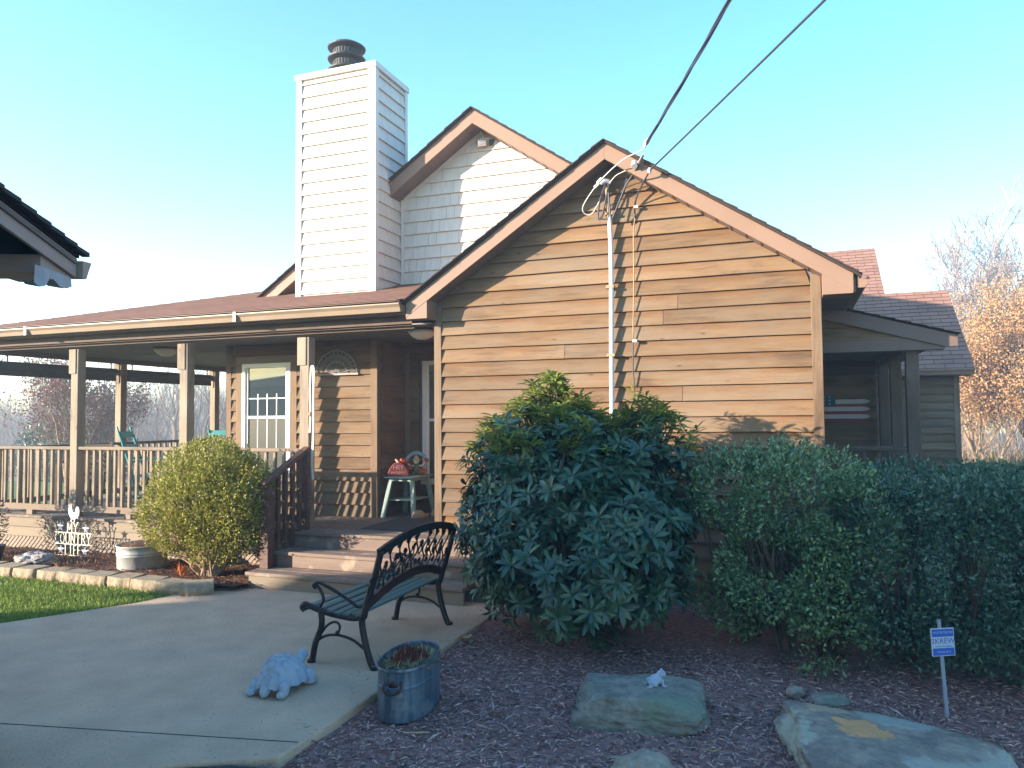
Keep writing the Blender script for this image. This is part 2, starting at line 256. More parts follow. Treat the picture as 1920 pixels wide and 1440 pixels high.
# ------------------------------------------------------------------ mesh helpers
class MB:
    def __init__(s): s.v = []; s.f = []; s.uv = None
    def add(s, vs, fs, uvs=None):
        o = len(s.v); s.v.extend([tuple(p) for p in vs])
        for f in fs: s.f.append(tuple(i + o for i in f))
        if uvs is not None:
            if s.uv is None: s.uv = []
            s.uv.extend(uvs)
        return s
    def box(s, x0, x1, y0, y1, z0, z1):
        v = [(x0, y0, z0), (x1, y0, z0), (x1, y1, z0), (x0, y1, z0), (x0, y0, z1), (x1, y0, z1), (x1, y1, z1), (x0, y1, z1)]
        return s.add(v, [(0, 3, 2, 1), (4, 5, 6, 7), (0, 1, 5, 4), (1, 2, 6, 5), (2, 3, 7, 6), (3, 0, 4, 7)])
    def beam(s, a, b, w, h, up=(0, 0, 1)):
        """rectangular bar from a to b; w sideways, h along up"""
        a = Vector(a); b = Vector(b); d = (b - a).normalized(); u = Vector(up)
        sd = d.cross(u)
        if sd.length < 1e-4: sd = d.cross(Vector((0, 1, 0)))
        sd.normalize(); u = sd.cross(d).normalized()
        q = [sd * w / 2 * i + u * h / 2 * j for i, j in ((-1, -1), (1, -1), (1, 1), (-1, 1))]
        return s.add([a + k for k in q] + [b + k for k in q], [(0, 1, 2, 3), (7, 6, 5, 4), (0, 4, 5, 1), (1, 5, 6, 2), (2, 6, 7, 3), (3, 7, 4, 0)])
    def tube(s, pts, r, n=6, cap=True):
        pts = [Vector(p) for p in pts]; k = len(pts)
        rs = r if isinstance(r, (list, tuple)) else [r] * k
        o = len(s.v); prev = None
        for i, p in enumerate(pts):
            d = (pts[min(i + 1, k - 1)] - pts[max(i - 1, 0)])
            d = d.normalized() if d.length > 1e-9 else Vector((0, 0, 1))
            if prev is None:
                prev = d.cross(Vector((.31, .2, .93))); prev = prev.normalized() if prev.length > 1e-5 else d.orthogonal().normalized()
            x = (prev - d * prev.dot(d)); x = x.normalized() if x.length > 1e-6 else d.orthogonal().normalized()
            prev = x; y = d.cross(x)
            for j in range(n):
                a = 2 * PI * j / n
                s.v.append(tuple(p + (x * math.cos(a) + y * math.sin(a)) * rs[i]))
        for i in range(k - 1):
            for j in range(n):
                s.f.append((o + i * n + j, o + i * n + (j + 1) % n, o + (i + 1) * n + (j + 1) % n, o + (i + 1) * n + j))
        if cap:
            s.f.append(tuple(o + j for j in range(n - 1, -1, -1))); s.f.append(tuple(o + (k - 1) * n + j for j in range(n)))
        return s
    def lathe(s, prof, c=(0, 0, 0), n=24, sx=1, sy=1):
        o = len(s.v); k = len(prof)
        for r, z in prof:
            for j in range(n):
                a = 2 * PI * j / n
                s.v.append((c[0] + r * sx * math.cos(a), c[1] + r * sy * math.sin(a), c[2] + z))
        for i in range(k - 1):
            for j in range(n):
                s.f.append((o + i * n + j, o + i * n + (j + 1) % n, o + (i + 1) * n + (j + 1) % n, o + (i + 1) * n + j))
        if prof[0][0] > 1e-5: s.f.append(tuple(o + j for j in range(n - 1, -1, -1)))
        if prof[-1][0] > 1e-5: s.f.append(tuple(o + (k - 1) * n + j for j in range(n)))
        return s
    def prism(s, poly, axis, a, b):
        """extrude 2-D polygon (ccw) along axis 'x','y','z' from a to b"""
        def P(p, t): return (t, p[0], p[1]) if axis == 'x' else (p[0], t, p[1]) if axis == 'y' else (p[0], p[1], t)
        k = len(poly); v = [P(p, a) for p in poly] + [P(p, b) for p in poly]
        f = [tuple(range(k)), tuple(range(2 * k - 1, k - 1, -1))] + [(i, i + k, (i + 1) % k + k, (i + 1) % k) for i in range(k)]
        return s.add(v, f)
    def ball(s, c, r, n=12, rot=None):
        """ellipsoid"""
        r = (r, r, r) if not isinstance(r, (tuple, list)) else r
        o = len(s.v); m = n // 2 + 1; Rm = rot or Matrix.Identity(3)
        for i in range(m + 1):
            t = PI * i / m
            for j in range(n):
                a = 2 * PI * j / n
                p = Rm @ Vector((r[0] * math.sin(t) * math.cos(a), r[1] * math.sin(t) * math.sin(a), r[2] * math.cos(t)))
                s.v.append((c[0] + p.x, c[1] + p.y, c[2] + p.z))
        for i in range(m):
            for j in range(n):
                s.f.append((o + i * n + j, o + (i + 1) * n + j, o + (i + 1) * n + (j + 1) % n, o + i * n + (j + 1) % n))
        return s
    def build(s, name, mat, parent=None, smooth=False, local=False, bevel=0, kind=None):
        me = bpy.data.meshes.new(name)
        off = Vector((0, 0, 0))
        if parent is not None and not local:
            q = parent
            while q is not None: off += q.location; q = q.parent
        me.from_pydata([(v[0] - off.x, v[1] - off.y, v[2] - off.z) for v in s.v], [], s.f)
        if s.uv:
            l = me.uv_layers.new(name='uv')
            for lp in me.loops: l.data[lp.index].uv = s.uv[lp.vertex_index]
        me.materials.append(M[mat] if isinstance(mat, str) else mat)
        if smooth: me.polygons.foreach_set('use_smooth', [True] * len(me.polygons))
        me.update()
        o = bpy.data.objects.new(name, me); COL.objects.link(o)
        if parent is not None: o.parent = parent
        if bevel:
            bv = o.modifiers.new('bevel', 'BEVEL'); bv.width = bevel; bv.segments = 2; bv.limit_method = 'ANGLE'
        if kind: o['kind'] = kind
        return o

def np_obj(name, V, F, mat, parent=None, local=False, kind=None):
    """fast mesh from numpy arrays: V (n,3), F (m,k)"""
    me = bpy.data.meshes.new(name); V = np.asarray(V, dtype=np.float32).copy(); F = np.asarray(F, dtype=np.int32)
    if parent is not None and not local:
        q = parent
        while q is not None: V -= np.array(q.location, dtype=np.float32); q = q.parent
    m, k = F.shape
    me.vertices.add(len(V)); me.vertices.foreach_set('co', V.ravel())
    me.loops.add(m * k); me.loops.foreach_set('vertex_index', F.ravel())
    me.polygons.add(m); me.polygons.foreach_set('loop_start', np.arange(0, m * k, k, dtype=np.int32))
    me.materials.append(M[mat] if isinstance(mat, str) else mat)
    me.update(calc_edges=True); me.validate()
    o = bpy.data.objects.new(name, me); COL.objects.link(o)
    if parent is not None: o.parent = parent
    if kind: o['kind'] = kind
    return o

def tag(o, label=None, cat=None, group=None, kind=None):
    if label: o['label'] = label
    if cat: o['category'] = cat
    if group: o['group'] = group
    if kind: o['kind'] = kind
    return o
def thing(name, label, cat, loc=(0, 0, 0), rz=0, group=None):
    o = bpy.data.objects.new(name, None); COL.objects.link(o); o.location = loc; o.rotation_euler = (0, 0, rz); o.empty_display_size = .2
    return tag(o, label, cat, group)
def copy_tree(o, parent=None):
    c = o.copy(); COL.objects.link(c); c.parent = parent
    for ch in list(o.children): copy_tree(ch, c)
    return c

def curve(pts, n=6):
    """Catmull-Rom through the points"""
    P = [Vector(p) for p in pts]; P = [P[0] * 2 - P[1]] + P + [P[-1] * 2 - P[-2]]; out = []
    for i in range(1, len(P) - 2):
        for k in range(n):
            t = k / n; a, b, c, d = P[i - 1], P[i], P[i + 1], P[i + 2]
            out.append(.5 * ((2 * b) + (c - a) * t + (2 * a - 5 * b + 4 * c - d) * t * t + (3 * b - a - 3 * c + d) * t ** 3))
    out.append(P[-2]); return out

# leaves -----------------------------------------------------------------
def unit(a): return a / np.maximum(np.linalg.norm(a, axis=1, keepdims=True), 1e-9)
def leaf_arrays(P, D, Nn, Ln, Wd, fold=.25):
    """diamond leaves folded along the midrib: two triangles each, one island each"""
    D = unit(D); S = unit(np.cross(D, Nn)); U = np.cross(S, D); n = len(P)
    Ln = np.broadcast_to(np.asarray(Ln, float), (n,))[:, None]; Wd = np.broadcast_to(np.asarray(Wd, float), (n,))[:, None]
    a = P; t = P + D * Ln - U * Ln * .12
    l = P + D * Ln * .5 + S * Wd * .5 + U * Wd * fold; r = P + D * Ln * .5 - S * Wd * .5 + U * Wd * fold
    V = np.stack([a, r, t, l], 1).reshape(-1, 3); i = np.arange(n) * 4
    F = np.concatenate([np.stack([i, i + 1, i + 2], 1), np.stack([i, i + 2, i + 3], 1)])
    return V, F
def big_leaf_arrays(P, D, Nn, Ln, Wd, droop=.25):
    """long drooping leaves with a midrib fold: quads only"""
    D = unit(D); S = unit(np.cross(D, Nn)); U = np.cross(S, D); n = len(P)
    Ln = np.asarray(Ln)[:, None]; Wd = np.asarray(Wd)[:, None]
    def row(t, w, dr, f): 
        c = P + D * Ln * t - U * Ln * dr
        return c + S * Wd * w + U * Wd * f, c, c - S * Wd * w + U * Wd * f
    rows = [row(0, .06, 0, 0), row(.35, .42, droop * .1, .16), row(.74, .46, droop * .5, .16), row(1, .10, droop, 0)]
    V = np.stack([p for r in rows for p in r], 1).reshape(-1, 3); b = np.arange(n) * 12; F = []
    for k in range(3):
        for j in range(2): F.append(np.stack([b + k * 3 + j, b + k * 3 + j + 1, b + k * 3 + j + 4, b + k * 3 + j + 3], 1))
    return V, np.concatenate(F)
def blob_points(blobs, n, lo=.6, hi=1.0, zmin=-9):
    """points in the outer shells of a union of ellipsoids; also outward directions"""
    B = np.array(blobs, float); vol = B[:, 3] * B[:, 4] * B[:, 5]; k = rng.choice(len(B), n * 3, p=vol / vol.sum())
    d = unit(rng.normal(size=(n * 3, 3))); r = lo + (hi - lo) * rng.random(n * 3) ** .7
    P = B[k, :3] + d * B[k, 3:6] * r[:, None]
    keep = P[:, 2] > zmin
    for j in range(len(B)):
        q = np.linalg.norm((P - B[j, :3]) / B[j, 3:6], axis=1); keep &= ~((q < lo * .92) & (k != j))
    P = P[keep][:n]; d = unit(d[keep][:n] / B[k[keep][:n], 3:6]); return P, d

def clump_filter(P, d, scale, thr):
    """drop points where a noise field is low, so the crown has gaps and clumps"""
    keep = np.array([mnoise.noise(Vector((p[0] * scale, p[1] * scale, p[2] * scale))) > thr for p in P]); return P[keep], d[keep]

# siding and roofs ---------------------------------------------------------
def siding(mb, o, su, nu, xl, xr, z0, z1, exp=.14, proud=.032, jit=.0025, seg=.45):
    """lapped boards. o: origin, su: unit along wall, nu: outward unit; xl/xr functions of z give the clipped ends"""
    o = Vector(o); su = Vector(su); nu = Vector(nu); z = z0
    while z < z1 - .01:
        za, zb = z, min(z + exp, z1); a0, a1 = xl(za), xr(za); b0, b1 = xl(zb), xr(zb)
        if a1 - a0 < .02: break
        if b1 < b0: b0 = b1 = (b0 + b1) / 2
        parts = [(0, 1)]
        if a1 - a0 > 1.6 and random.random() < .45 and abs(a0 - b0) + abs(a1 - b1) < .01:
            q0 = random.uniform(.25, .75); parts = [(0, q0), (q0 + .0012, 1)]
        for t0_, t1_ in parts: board(mb, o, su, nu, a0 + (a1 - a0) * t0_, a0 + (a1 - a0) * t1_, b0 + (b1 - b0) * t0_, b0 + (b1 - b0) * t1_, za, zb, proud, jit, seg)
        z += exp
    return mb
def board(mb, o, su, nu, a0, a1, b0, b1, za, zb, proud, jit, seg):
    if True:
        k = max(1, int((a1 - a0) / seg)); vs = []; rb = random.random() * .008
        for i in range(k + 1):
            t = i / k; j = random.uniform(-jit, jit); ja = random.uniform(-.002, .002)
            pa = o + su * (a0 + (a1 - a0) * t); pb = o + su * (b0 + (b1 - b0) * t)
            vs += [pa + Vector((0, 0, za + j)), pa + nu * (proud + ja + rb * .3) + Vector((0, 0, za + j)), pb + nu * .004 + Vector((0, 0, zb + .004))]
        fs = []
        for i in range(k):
            q = i * 3
            fs += [(q, q + 3, q + 4, q + 1), (q + 1, q + 4, q + 5, q + 2)]
        fs += [(0, 1, 2), (k * 3, k * 3 + 2, k * 3 + 1)]
        mb.add(vs, fs)

def shakes(mb, o, su, nu, xl, xr, z0, z1, exp=.16, proud=.030, pat=None):
    o = Vector(o); su = Vector(su); nu = Vector(nu); z = z0; row = 0
    while z < z1 - .01:
        za, zb = z, min(z + exp, z1); a0, a1 = xl(za), xr(za)
        x = a0 + (0 if not pat else 0)
        pr = random.Random(row % 2 if pat else row)
        while x < a1 - .005:
            w = pr.choice((.11, .17, .22, .31)); xe = min(x + w, a1)
            if a1 - xe < .06: xe = a1
            g = .0035
            def clip(q, zz): return max(xl(zz), min(xr(zz), q))
            p = [(x + g / 2, za), (xe - g / 2, za), (clip(xe - g / 2, zb), zb), (clip(x + g / 2, zb), zb)]
            if p[2][0] - p[3][0] > -.001:
                V = [o + su * q + Vector((0, 0, zz)) + nu * pz for (q, zz), pz in zip(p, (proud, proud, .006, .006))]
                V += [o + su * q + Vector((0, 0, zz)) for (q, zz) in p]
                mb.add(V, [(0, 1, 2, 3), (4, 5, 1, 0), (5, 6, 2, 1), (7, 4, 0, 3)])
            x = xe
        z += exp; row += 1
    return mb

def roof(mb, a, b, c, d, exp=.14, lift=.007):
    """shingle courses on the quad a,b (eave) c,d (ridge; d above a)"""
    a, b, c, d = map(Vector, (a, b, c, d)); n = (b - a).cross(d - a).normalized(); su = (b - a).normalized()
    up = n.cross(su).normalized(); Ltot = (d - a).dot(up); k = max(1, int(round(Ltot / exp)))
    for i in range(k):
        t0, t1 = i / k, (i + 1) / k
        p = [a.lerp(d, t0), b.lerp(c, t0), b.lerp(c, t1), a.lerp(d, t1)]
        V = [p[0], p[1], p[0] + n * lift, p[1] + n * lift, p[2] + n * .0005, p[3] + n * .0005]
        uv = [((q - a).dot(su) + 50, (q - a).dot(up) * (k * exp / Ltot) + (-.001 if j < 2 else .002)) for j, q in enumerate(V)]
        mb.add(V, [(0, 1, 3, 2), (2, 3, 4, 5)], uv)
    return mb

def text_mesh(body, size, mat, name, parent, M4, extrude=.0008, align='CENTER'):
    cu = bpy.data.curves.new(name, 'FONT'); cu.body = body; cu.size = size; cu.extrude = extrude; cu.align_x = align; cu.align_y = 'CENTER'
    o = bpy.data.objects.new(name + '_curve', cu); COL.objects.link(o)
    bpy.context.view_layer.update()
    me = bpy.data.meshes.new_from_object(o.evaluated_get(bpy.context.evaluated_depsgraph_get()))
    bpy.data.objects.remove(o); bpy.data.curves.remove(cu)
    me.transform(M4); me.materials.clear(); me.materials.append(M[mat]); me.name = name
    q = bpy.data.objects.new(name, me); COL.objects.link(q); q.parent = parent
    return q

# ------------------------------------------------------------------ camera, light, sky
cam = bpy.data.cameras.new('camera'); co = bpy.data.objects.new('camera', cam); COL.objects.link(co); SC.camera = co
F_PX, YAW, PIT, ROL = 1419.83, .356215, .0437634, -.0079998
cam.sensor_width = 36; cam.lens = F_PX / 1920 * 36; cam.clip_start = .05; cam.clip_end = 3000
fw = Vector((-math.sin(YAW) * math.cos(PIT), math.cos(YAW) * math.cos(PIT), math.sin(PIT)))
rt = Vector((math.cos(YAW), math.sin(YAW), 0)); up = rt.cross(fw)
r2 = rt * math.cos(ROL) + up * math.sin(ROL); u2 = up * math.cos(ROL) - rt * math.sin(ROL)
co.matrix_world = Matrix(((r2.x, u2.x, -fw.x, 0), (r2.y, u2.y, -fw.y, 0), (r2.z, u2.z, -fw.z, 1.65), (0, 0, 0, 1)))

HAZE_DENSITY = .0052
SUN_EL = 11.8
sd = Vector((.795, .605, 0)).normalized(); sun_dir = Vector((sd.x, sd.y, -math.tan(R(SUN_EL)))).normalized()
sl = bpy.data.lights.new('sun', 'SUN'); sl.energy = 5.0; sl.angle = R(.53); sl.color = (1, .86, .70)
so = bpy.data.objects.new('sun', sl); COL.objects.link(so); so.rotation_euler = sun_dir.to_track_quat('-Z', 'Y').to_euler(); so.location = (-20, -15, 12)
W = bpy.data.worlds.new('World'); SC.world = W; W.use_nodes = True
wn = W.node_tree.nodes; wl = W.node_tree.links
sky = wn.new('ShaderNodeTexSky'); sky.sky_type = 'NISHITA'; sky.sun_disc = False
sky.sun_elevation = R(SUN_EL); sky.sun_rotation = math.atan2(-sd.x, -sd.y); sky.altitude = 300; sky.air_density = 1.0; sky.dust_density = .5; sky.ozone_density = .8
hsv = wn.new('ShaderNodeHueSaturation'); hsv.inputs['Saturation'].default_value = 1.52; wl.new(sky.outputs[0], hsv.inputs['Color'])
tint = wn.new('ShaderNodeMixRGB'); tint.blend_type = 'MULTIPLY'; tint.inputs[0].default_value = 1; tint.inputs[2].default_value = (.82, .97, 1.05, 1); wl.new(hsv.outputs[0], tint.inputs[1])
wl.new(tint.outputs[0], wn['Background'].inputs['Color']); wn['Background'].inputs['Strength'].default_value = .15
SC.view_settings.view_transform = 'Standard'; SC.view_settings.look = 'None'; SC.view_settings.gamma = 1; SC.view_settings.use_curve_mapping = False
SC.view_settings.exposure = 2.15
SC.cycles.max_bounces = 6; SC.cycles.transparent_max_bounces = 8; SC.cycles.caustics_reflective = False; SC.cycles.caustics_refractive = False

# thin autumn haze round the whole place
HZ = bpy.data.materials.new('thin_haze'); HZ.use_nodes = True; hn = HZ.node_tree.nodes; hn.remove(hn['Principled BSDF'])
pv = hn.new('ShaderNodeVolumePrincipled'); pv.inputs['Color'].default_value = (.86, .93, 1, 1); pv.inputs['Density'].default_value = HAZE_DENSITY; pv.inputs['Anisotropy'].default_value = .15
HZ.node_tree.links.new(pv.outputs[0], hn['Material Output'].inputs['Volume'])

# ------------------------------------------------------------------ ground, walk, beds
def gz(x, y):
    """terrain height: level round the house, falling into a valley behind, rising again far off"""
    d = max(0, y - 19, -13 - x, x - 14) if y > -30 else 0
    h = -.06 * d if d < 70 else -4.2 + (d - 70) * .012
    return h + (mnoise.noise(Vector((x * .03, y * .03, 0))) * min(d * .05, 2.2)) - .11
def grid_sheet(name, xs, ys, zf, mat, kind='structure'):
    V = [(x, y, zf(x, y)) for y in ys for x in xs]; n = len(xs)
    Fq = [(j * n + i, j * n + i + 1, (j + 1) * n + i + 1, (j + 1) * n + i) for j in range(len(ys) - 1) for i in range(n - 1)]
    o = np_obj(name, np.array(V), np.array(Fq), mat); o.data.polygons.foreach_set('use_smooth', [True] * len(o.data.polygons)); tag(o, kind=kind); return o
ax = sorted(set(list(range(-212, -20, 8)) + list(range(-20, 24, 4)) + list(range(24, 212, 8)) + [212]))
grid_sheet('ground', ax, [-210, -120, -60, -30, -10, 0, 8, 16, 19, 22, 26, 30] + list(range(36, 212, 8)) + [212], gz, 'ground')

edge = [(-4.99, 6.12), (-5.22, 6.02), (-5.40, 5.90), (-5.52, 5.70), (-5.63, 5.30), (-5.78, 5.02), (-5.95, 4.72), (-6.14, 4.41), (-6.6, 3.8), (-7.3, 3.1)]
slab = [(-2.40, 6.3)] + [(-4.99, 6.3)] + edge + [(-7.6, -1.5), (-3.9, 2.34), (-3.2, 2.62), (-2.82, 2.92), (-2.55, 3.06), (-2.40, 3.14)]
b = MB().prism(slab, 'z', -.13, 0)
walk = b.build('concrete_walkway', 'concrete', bevel=.012); tag(walk, kind='structure')
# expansion joint: a thin dark groove strip lying on the slab
j = MB().prism([(-4.1, 2.966), (-2.41, 3.306), (-2.41, 3.311), (-4.1, 2.971)], 'z', .0005, .0025).build('walkway_joint', 'soil'); tag(j, kind='structure')
b = MB().prism([(-3.95, 2.30), (-3.25, 2.58), (-2.86, 2.88), (-2.59, 3.02), (-2.35, 3.06), (-2.05, 2.98), (-1.6, 2.6), (1, .8), (3, -6), (-9, -6), (-7.6, -1.55)], 'z', -.12, -.018)
tag(b.build('asphalt_driveway', 'asphalt'), kind='structure')
# lawn left of the walk
xs = np.concatenate([np.arange(-40, -12, 2.), np.arange(-12, -4.9, .12)]); ys = np.concatenate([np.arange(-2, 4, .5), np.arange(4, 6.0, .1)])
lawn_poly = list(reversed(edge)) + [(-5.0, 6.2), (-60, 6.2), (-60, 3.1)]
def lawn_z(x, y): return -.012 + .012 * mnoise.noise(Vector((x * 2, y * 2, 0)))
lp = [(-60, 5.84), (-5.43, 5.84), (-5.53, 5.70), (-5.64, 5.30), (-5.79, 5.02), (-5.96, 4.72), (-6.15, 4.41), (-6.61, 3.8), (-7.31, 3.1), (-7.61, -1.5), (-60, -1.5)]
tag(MB().prism(list(reversed(lp)), 'z', -.1, -.012).build('lawn', 'lawn'), kind='structure')
tag(MB().prism([(-60, 15), (-60, 6), (-10.6, 6), (-10.6, 15)][::-1], 'z', -.09, -.02).build('side_lawn', 'lawn'), kind='structure')
# mulch on the right of the walk, slightly below the slab, gently uneven
def mz(x, y): return -.055 + .022 * mnoise.noise(Vector((x * 1.7, y * 1.7, 3))) + .012 * mnoise.noise(Vector((x * 6, y * 6, 5))) + .05 * max(0, min(1, (y - 4.6) / 1.5))
grid_sheet('mulch_bed', np.arange(-2.40, 5.0, .05), np.arange(1.6, 7.0, .05), lambda x, y: mz(x, y), 'mulch')
# bed between the edging blocks and the deck
def bz(x, y): return .055 + .02 * mnoise.noise(Vector((x * 3, y * 3, 0)))
grid_sheet('flower_bed', np.arange(-10.5, -5.0, .07), np.arange(5.92, 7.0, .07), bz, 'mulch_bed')
grid_sheet('bed_by_steps', np.arange(-5.62, -4.98, .025), np.arange(5.7, 6.13, .025), lambda x, y: -.04 if y < 5.72 + (x + 5.52) * .79 else .02 + .01 * mnoise.noise(Vector((x * 5, y * 5, 0))), 'mulch_bed')

def chips(name, n, xr, yr, zf, mat, lmin, lmax, wmin, wmax, keep=None):
    P = np.stack([rng.uniform(*xr, n), rng.uniform(*yr, n), np.zeros(n)], 1)
    if keep is not None: P = P[np.array([keep(p[0], p[1]) for p in P])]
    n = len(P); P[:, 2] = [zf(p[0], p[1]) + .004 for p in P]; P[:, 2] += rng.uniform(0, .012, n)
    a = rng.uniform(0, 2 * PI, n); D = np.stack([np.cos(a), np.sin(a), rng.normal(0, .22, n)], 1)
    Nn = np.stack([rng.normal(0, .35, n), rng.normal(0, .35, n), np.ones(n)], 1)
    V, Fq = leaf_arrays(P, D, Nn, rng.uniform(lmin, lmax, n), rng.uniform(wmin, wmax, n), .15)
    return tag(np_obj(name, V, Fq, mat), kind='stuff')
chips('mulch_chips', 30000, (-2.42, 2.2), (2.3, 5.6), mz, L_chip, .018, .062, .005, .013, lambda x, y: not (x < -2.38 and y > 3.1))
chips('mulch_debris', 110, (-2.75, -2.36), (3.0, 6.0), lambda x, y: .001, L_chip, .012, .04, .004, .009, lambda x, y: rng.random() < math.exp((-2.38 - x) * -1 * -9))
chips('large_mulch_chips', 550, (-2.35, 2.0), (2.6, 5.4), lambda x, y: mz(x, y) + .006, leaf_mat('pale_chip', (.20, .13, .11), (.46, .33, .27), .9, 0), .05, .11, .009, .018)
chips('red_mulch_chips', 5000, (-9.5, -5.0), (5.95, 6.88), bz, L_chip_red, .02, .05, .008, .018)
# grass blades of the near lawn
def in_lawn(x, y):
    pts = lp; c = False; jn = len(pts) - 1
    for i in range(len(pts)):
        if (pts[i][1] > y) != (pts[jn][1] > y) and x < (pts[jn][0] - pts[i][0]) * (y - pts[i][1]) / (pts[jn][1] - pts[i][1]) + pts[i][0]: c = not c
        jn = i
    return c
n = 36000; P = np.stack([rng.uniform(-9.8, -5.35, n), rng.uniform(3.9, 5.82, n), np.full(n, -.014)], 1)
P = P[np.array([in_lawn(p[0] - .0, p[1]) for p in P])]; n = len(P)
D = np.stack([rng.normal(0, .35, n), rng.normal(0, .35, n), np.ones(n)], 1); a = rng.uniform(0, 2 * PI, n)
V, Fq = leaf_arrays(P, D, np.stack([np.cos(a), np.sin(a), np.zeros(n)], 1), rng.uniform(.025, .055, n), rng.uniform(.004, .008, n), .1)
tag(np_obj('lawn_grass', V, Fq, L_grass), kind='stuff')

# ------------------------------------------------------------------ the house
ZD = .47
H = thing('house', 'brown cedar-sided house with a wraparound porch, white shake gable and tall white chimney', 'house', (-3.6, 9, 0))
AX = -1.585; SL = .66                                        # front wing ridge and slope
def wing_z(x): return 4.035 - SL * abs(x - AX)
wall = MB(); siding(wall, (0, 7.0, 0), (1, 0, 0), (0, -1, 0), lambda z: max(-3.36, AX - (4.03 - z) / SL), lambda z: min(.155, AX + (4.03 - z) / SL), .10, 4.0, .1405)
wing_wall = wall.build('front_gable_wall', 'siding', H)
bk = MB().prism([(-3.44, 0), (.24, 0), (.24, wing_z(.24)), (AX, 4.03), (-3.44, wing_z(-3.44))], 'y', 7.003, 7.06); bk.build('wall_sheathing', 'garage_dark', wing_wall)
for x0, x1 in ((-3.44, -3.36), (.155, .24)):
    MB().box(x0, x1, 6.965, 7.0, .02, wing_z(x0) - .03).build('corner_board', 'corner', wing_wall, bevel=.004)
MB().box(-3.44, -3.40, 7.06, 8.6, .02, 2.75).build('wing_side_wall', 'siding_y', H)
MB().box(.2, .24, 7.06, 10.6, .02, 2.72).build('wing_side_wall', 'siding_y', H)

def mir(p): return [(2 * AX - x, z) for x, z in reversed(p)]
fl = [(AX, 4.17), (-3.65, 2.807), (-3.65, 2.66), (-3.43, 2.807), (AX, 4.02)]
for poly in (fl, mir(fl)): MB().prism(poly, 'y', 6.75, 6.772).build('rake_fascia', 'fascia', H, bevel=.003)
for x0, x1 in ((-3.645, -3.415), (.245, .475)):
    x2 = x0 if x0 < -1 else x1; x3 = x1 if x0 < -1 else x0
    e = MB().prism([(x2, 2.645), (x3, 2.645), (x3, 2.83), (x2, 2.70)], 'y', 6.753, 7.0); e.build('eave_return', 'fascia', H)
sf = MB()
for s in (-1, 1):
    xa, xb = AX, AX + s * 1.86
    sf.prism([(xa, 4.05), (xb, wing_z(xb) + .015), (xb, wing_z(xb)), (xa, 4.035)], 'y', 6.772, 6.998)
    t = .1
    while t < 1.85:
        x = AX + s * t; sf.beam((x, 6.772, wing_z(x) - .002), (x, 6.996, wing_z(x) - .002), .008, .006); t += .125
sf.build('soffit', 'soffit', H)
wr = MB()
ez = 4.195 - SL * 2.13
roof(wr, (AX - 2.13, 9.3, ez), (AX - 2.13, 6.715, ez), (AX, 6.715, 4.195), (AX, 9.3, 4.195))
roof(wr, (AX + 2.13, 6.715, ez), (AX + 2.13, 9.3, ez), (AX, 9.3, 4.195), (AX, 6.715, 4.195))
wing_roof = wr.build('front_wing_roof', 'shingle', H)
rs = MB()
for s in (-1, 1): rs.prism([(AX, 4.192), (AX + s * 2.125, ez - .003), (AX + s * 2.125, ez - .022), (AX, 4.172)], 'y', 6.725, 9.3)
# ragged shingle ends along the rake
for s in (-1, 1):
    t = 0
    while t < 2.1:
        x0 = AX + s * t; x1 = AX + s * min(t + .117, 2.13); z0 = 4.197 - SL * t; z1 = 4.197 - SL * min(t + .117, 2.13)
        rs.prism([(x0, z0 + .002), (x1, z1 + .012), (x1, z1 - .004), (x0, z0 - .008)], 'y', 6.708 - random.random() * .01, 6.74); t += .117
rs.build('roof_edge', 'shingle_dark', wing_roof)
MB().box(.47, .50, 6.80, 14, 2.655, 2.78).build('eave_fascia', 'fascia', H)
MB().box(.245, .47, 7.0, 14, 2.645, 2.66).build('eave_soffit', 'soffit', H)
def gutter(x0, x1, y, z, name='gutter'):
    """K-style profile along X, front lip at y, lip top at z"""
    return MB().prism([(y + .1, z - .105), (y + .035, z - .105), (y + .022, z - .06), (y, z - .03), (y, z), (y + .012, z), (y + .014, z - .02), (y + .1, z - .02)], 'x', x0, x1)
g = MB().prism([(.60, 2.775), (.602, 2.745), (.585, 2.715), (.565, 2.69), (.51, 2.69), (.51, 2.785), (.522, 2.785), (.525, 2.765), (.588, 2.765), (.588, 2.778)], 'y', 6.78, 13.9)
g.build('gutter', 'fascia', H)

# porch roof --------------------------------------------------------------
EY, EZ, PS = 6.64, 2.825, .277
def pz(y): return EZ + PS * (y - EY)
pr = MB()
roof(pr, (-10.25, EY, EZ), (-3.70, EY, EZ), (-2.80, 8.62, pz(8.62)), (-8.27, 8.62, pz(8.62)))
roof(pr, (-8.27, 8.62, pz(8.62)), (-6.80, 8.62, pz(8.62)), (-6.80, 9.95, pz(9.95)), (-6.90, 9.95, pz(9.95)))
roof(pr, (-10.25, 14, EZ), (-10.25, EY, EZ), (-6.94, 9.95, pz(9.95)), (-6.94, 14, pz(9.95)))
porch_roof = pr.build('porch_roof', 'shingle', H)
MB().box(-10.23, -3.66, EY + .01, EY + .12, EZ - .022, EZ - .006).build('roof_edge', 'shingle_dark', porch_roof)
g = gutter(-10.3, -3.675, 6.65, 2.822)
for x in (-8.9, -5.7): g.box(x - .02, x + .02, 6.646, 6.75, 2.712, 2.825)
g.build('gutter', 'gutter', porch_roof)
MB().box(-10.2, -3.66, 6.752, 6.775, 2.705, 2.80).build('eave_fascia', 'fascia', porch_roof)
MB().box(-10.2, -10.18, 6.776, 14, 2.60, 2.80).build('eave_fascia', 'fascia', porch_roof)
cb = MB()
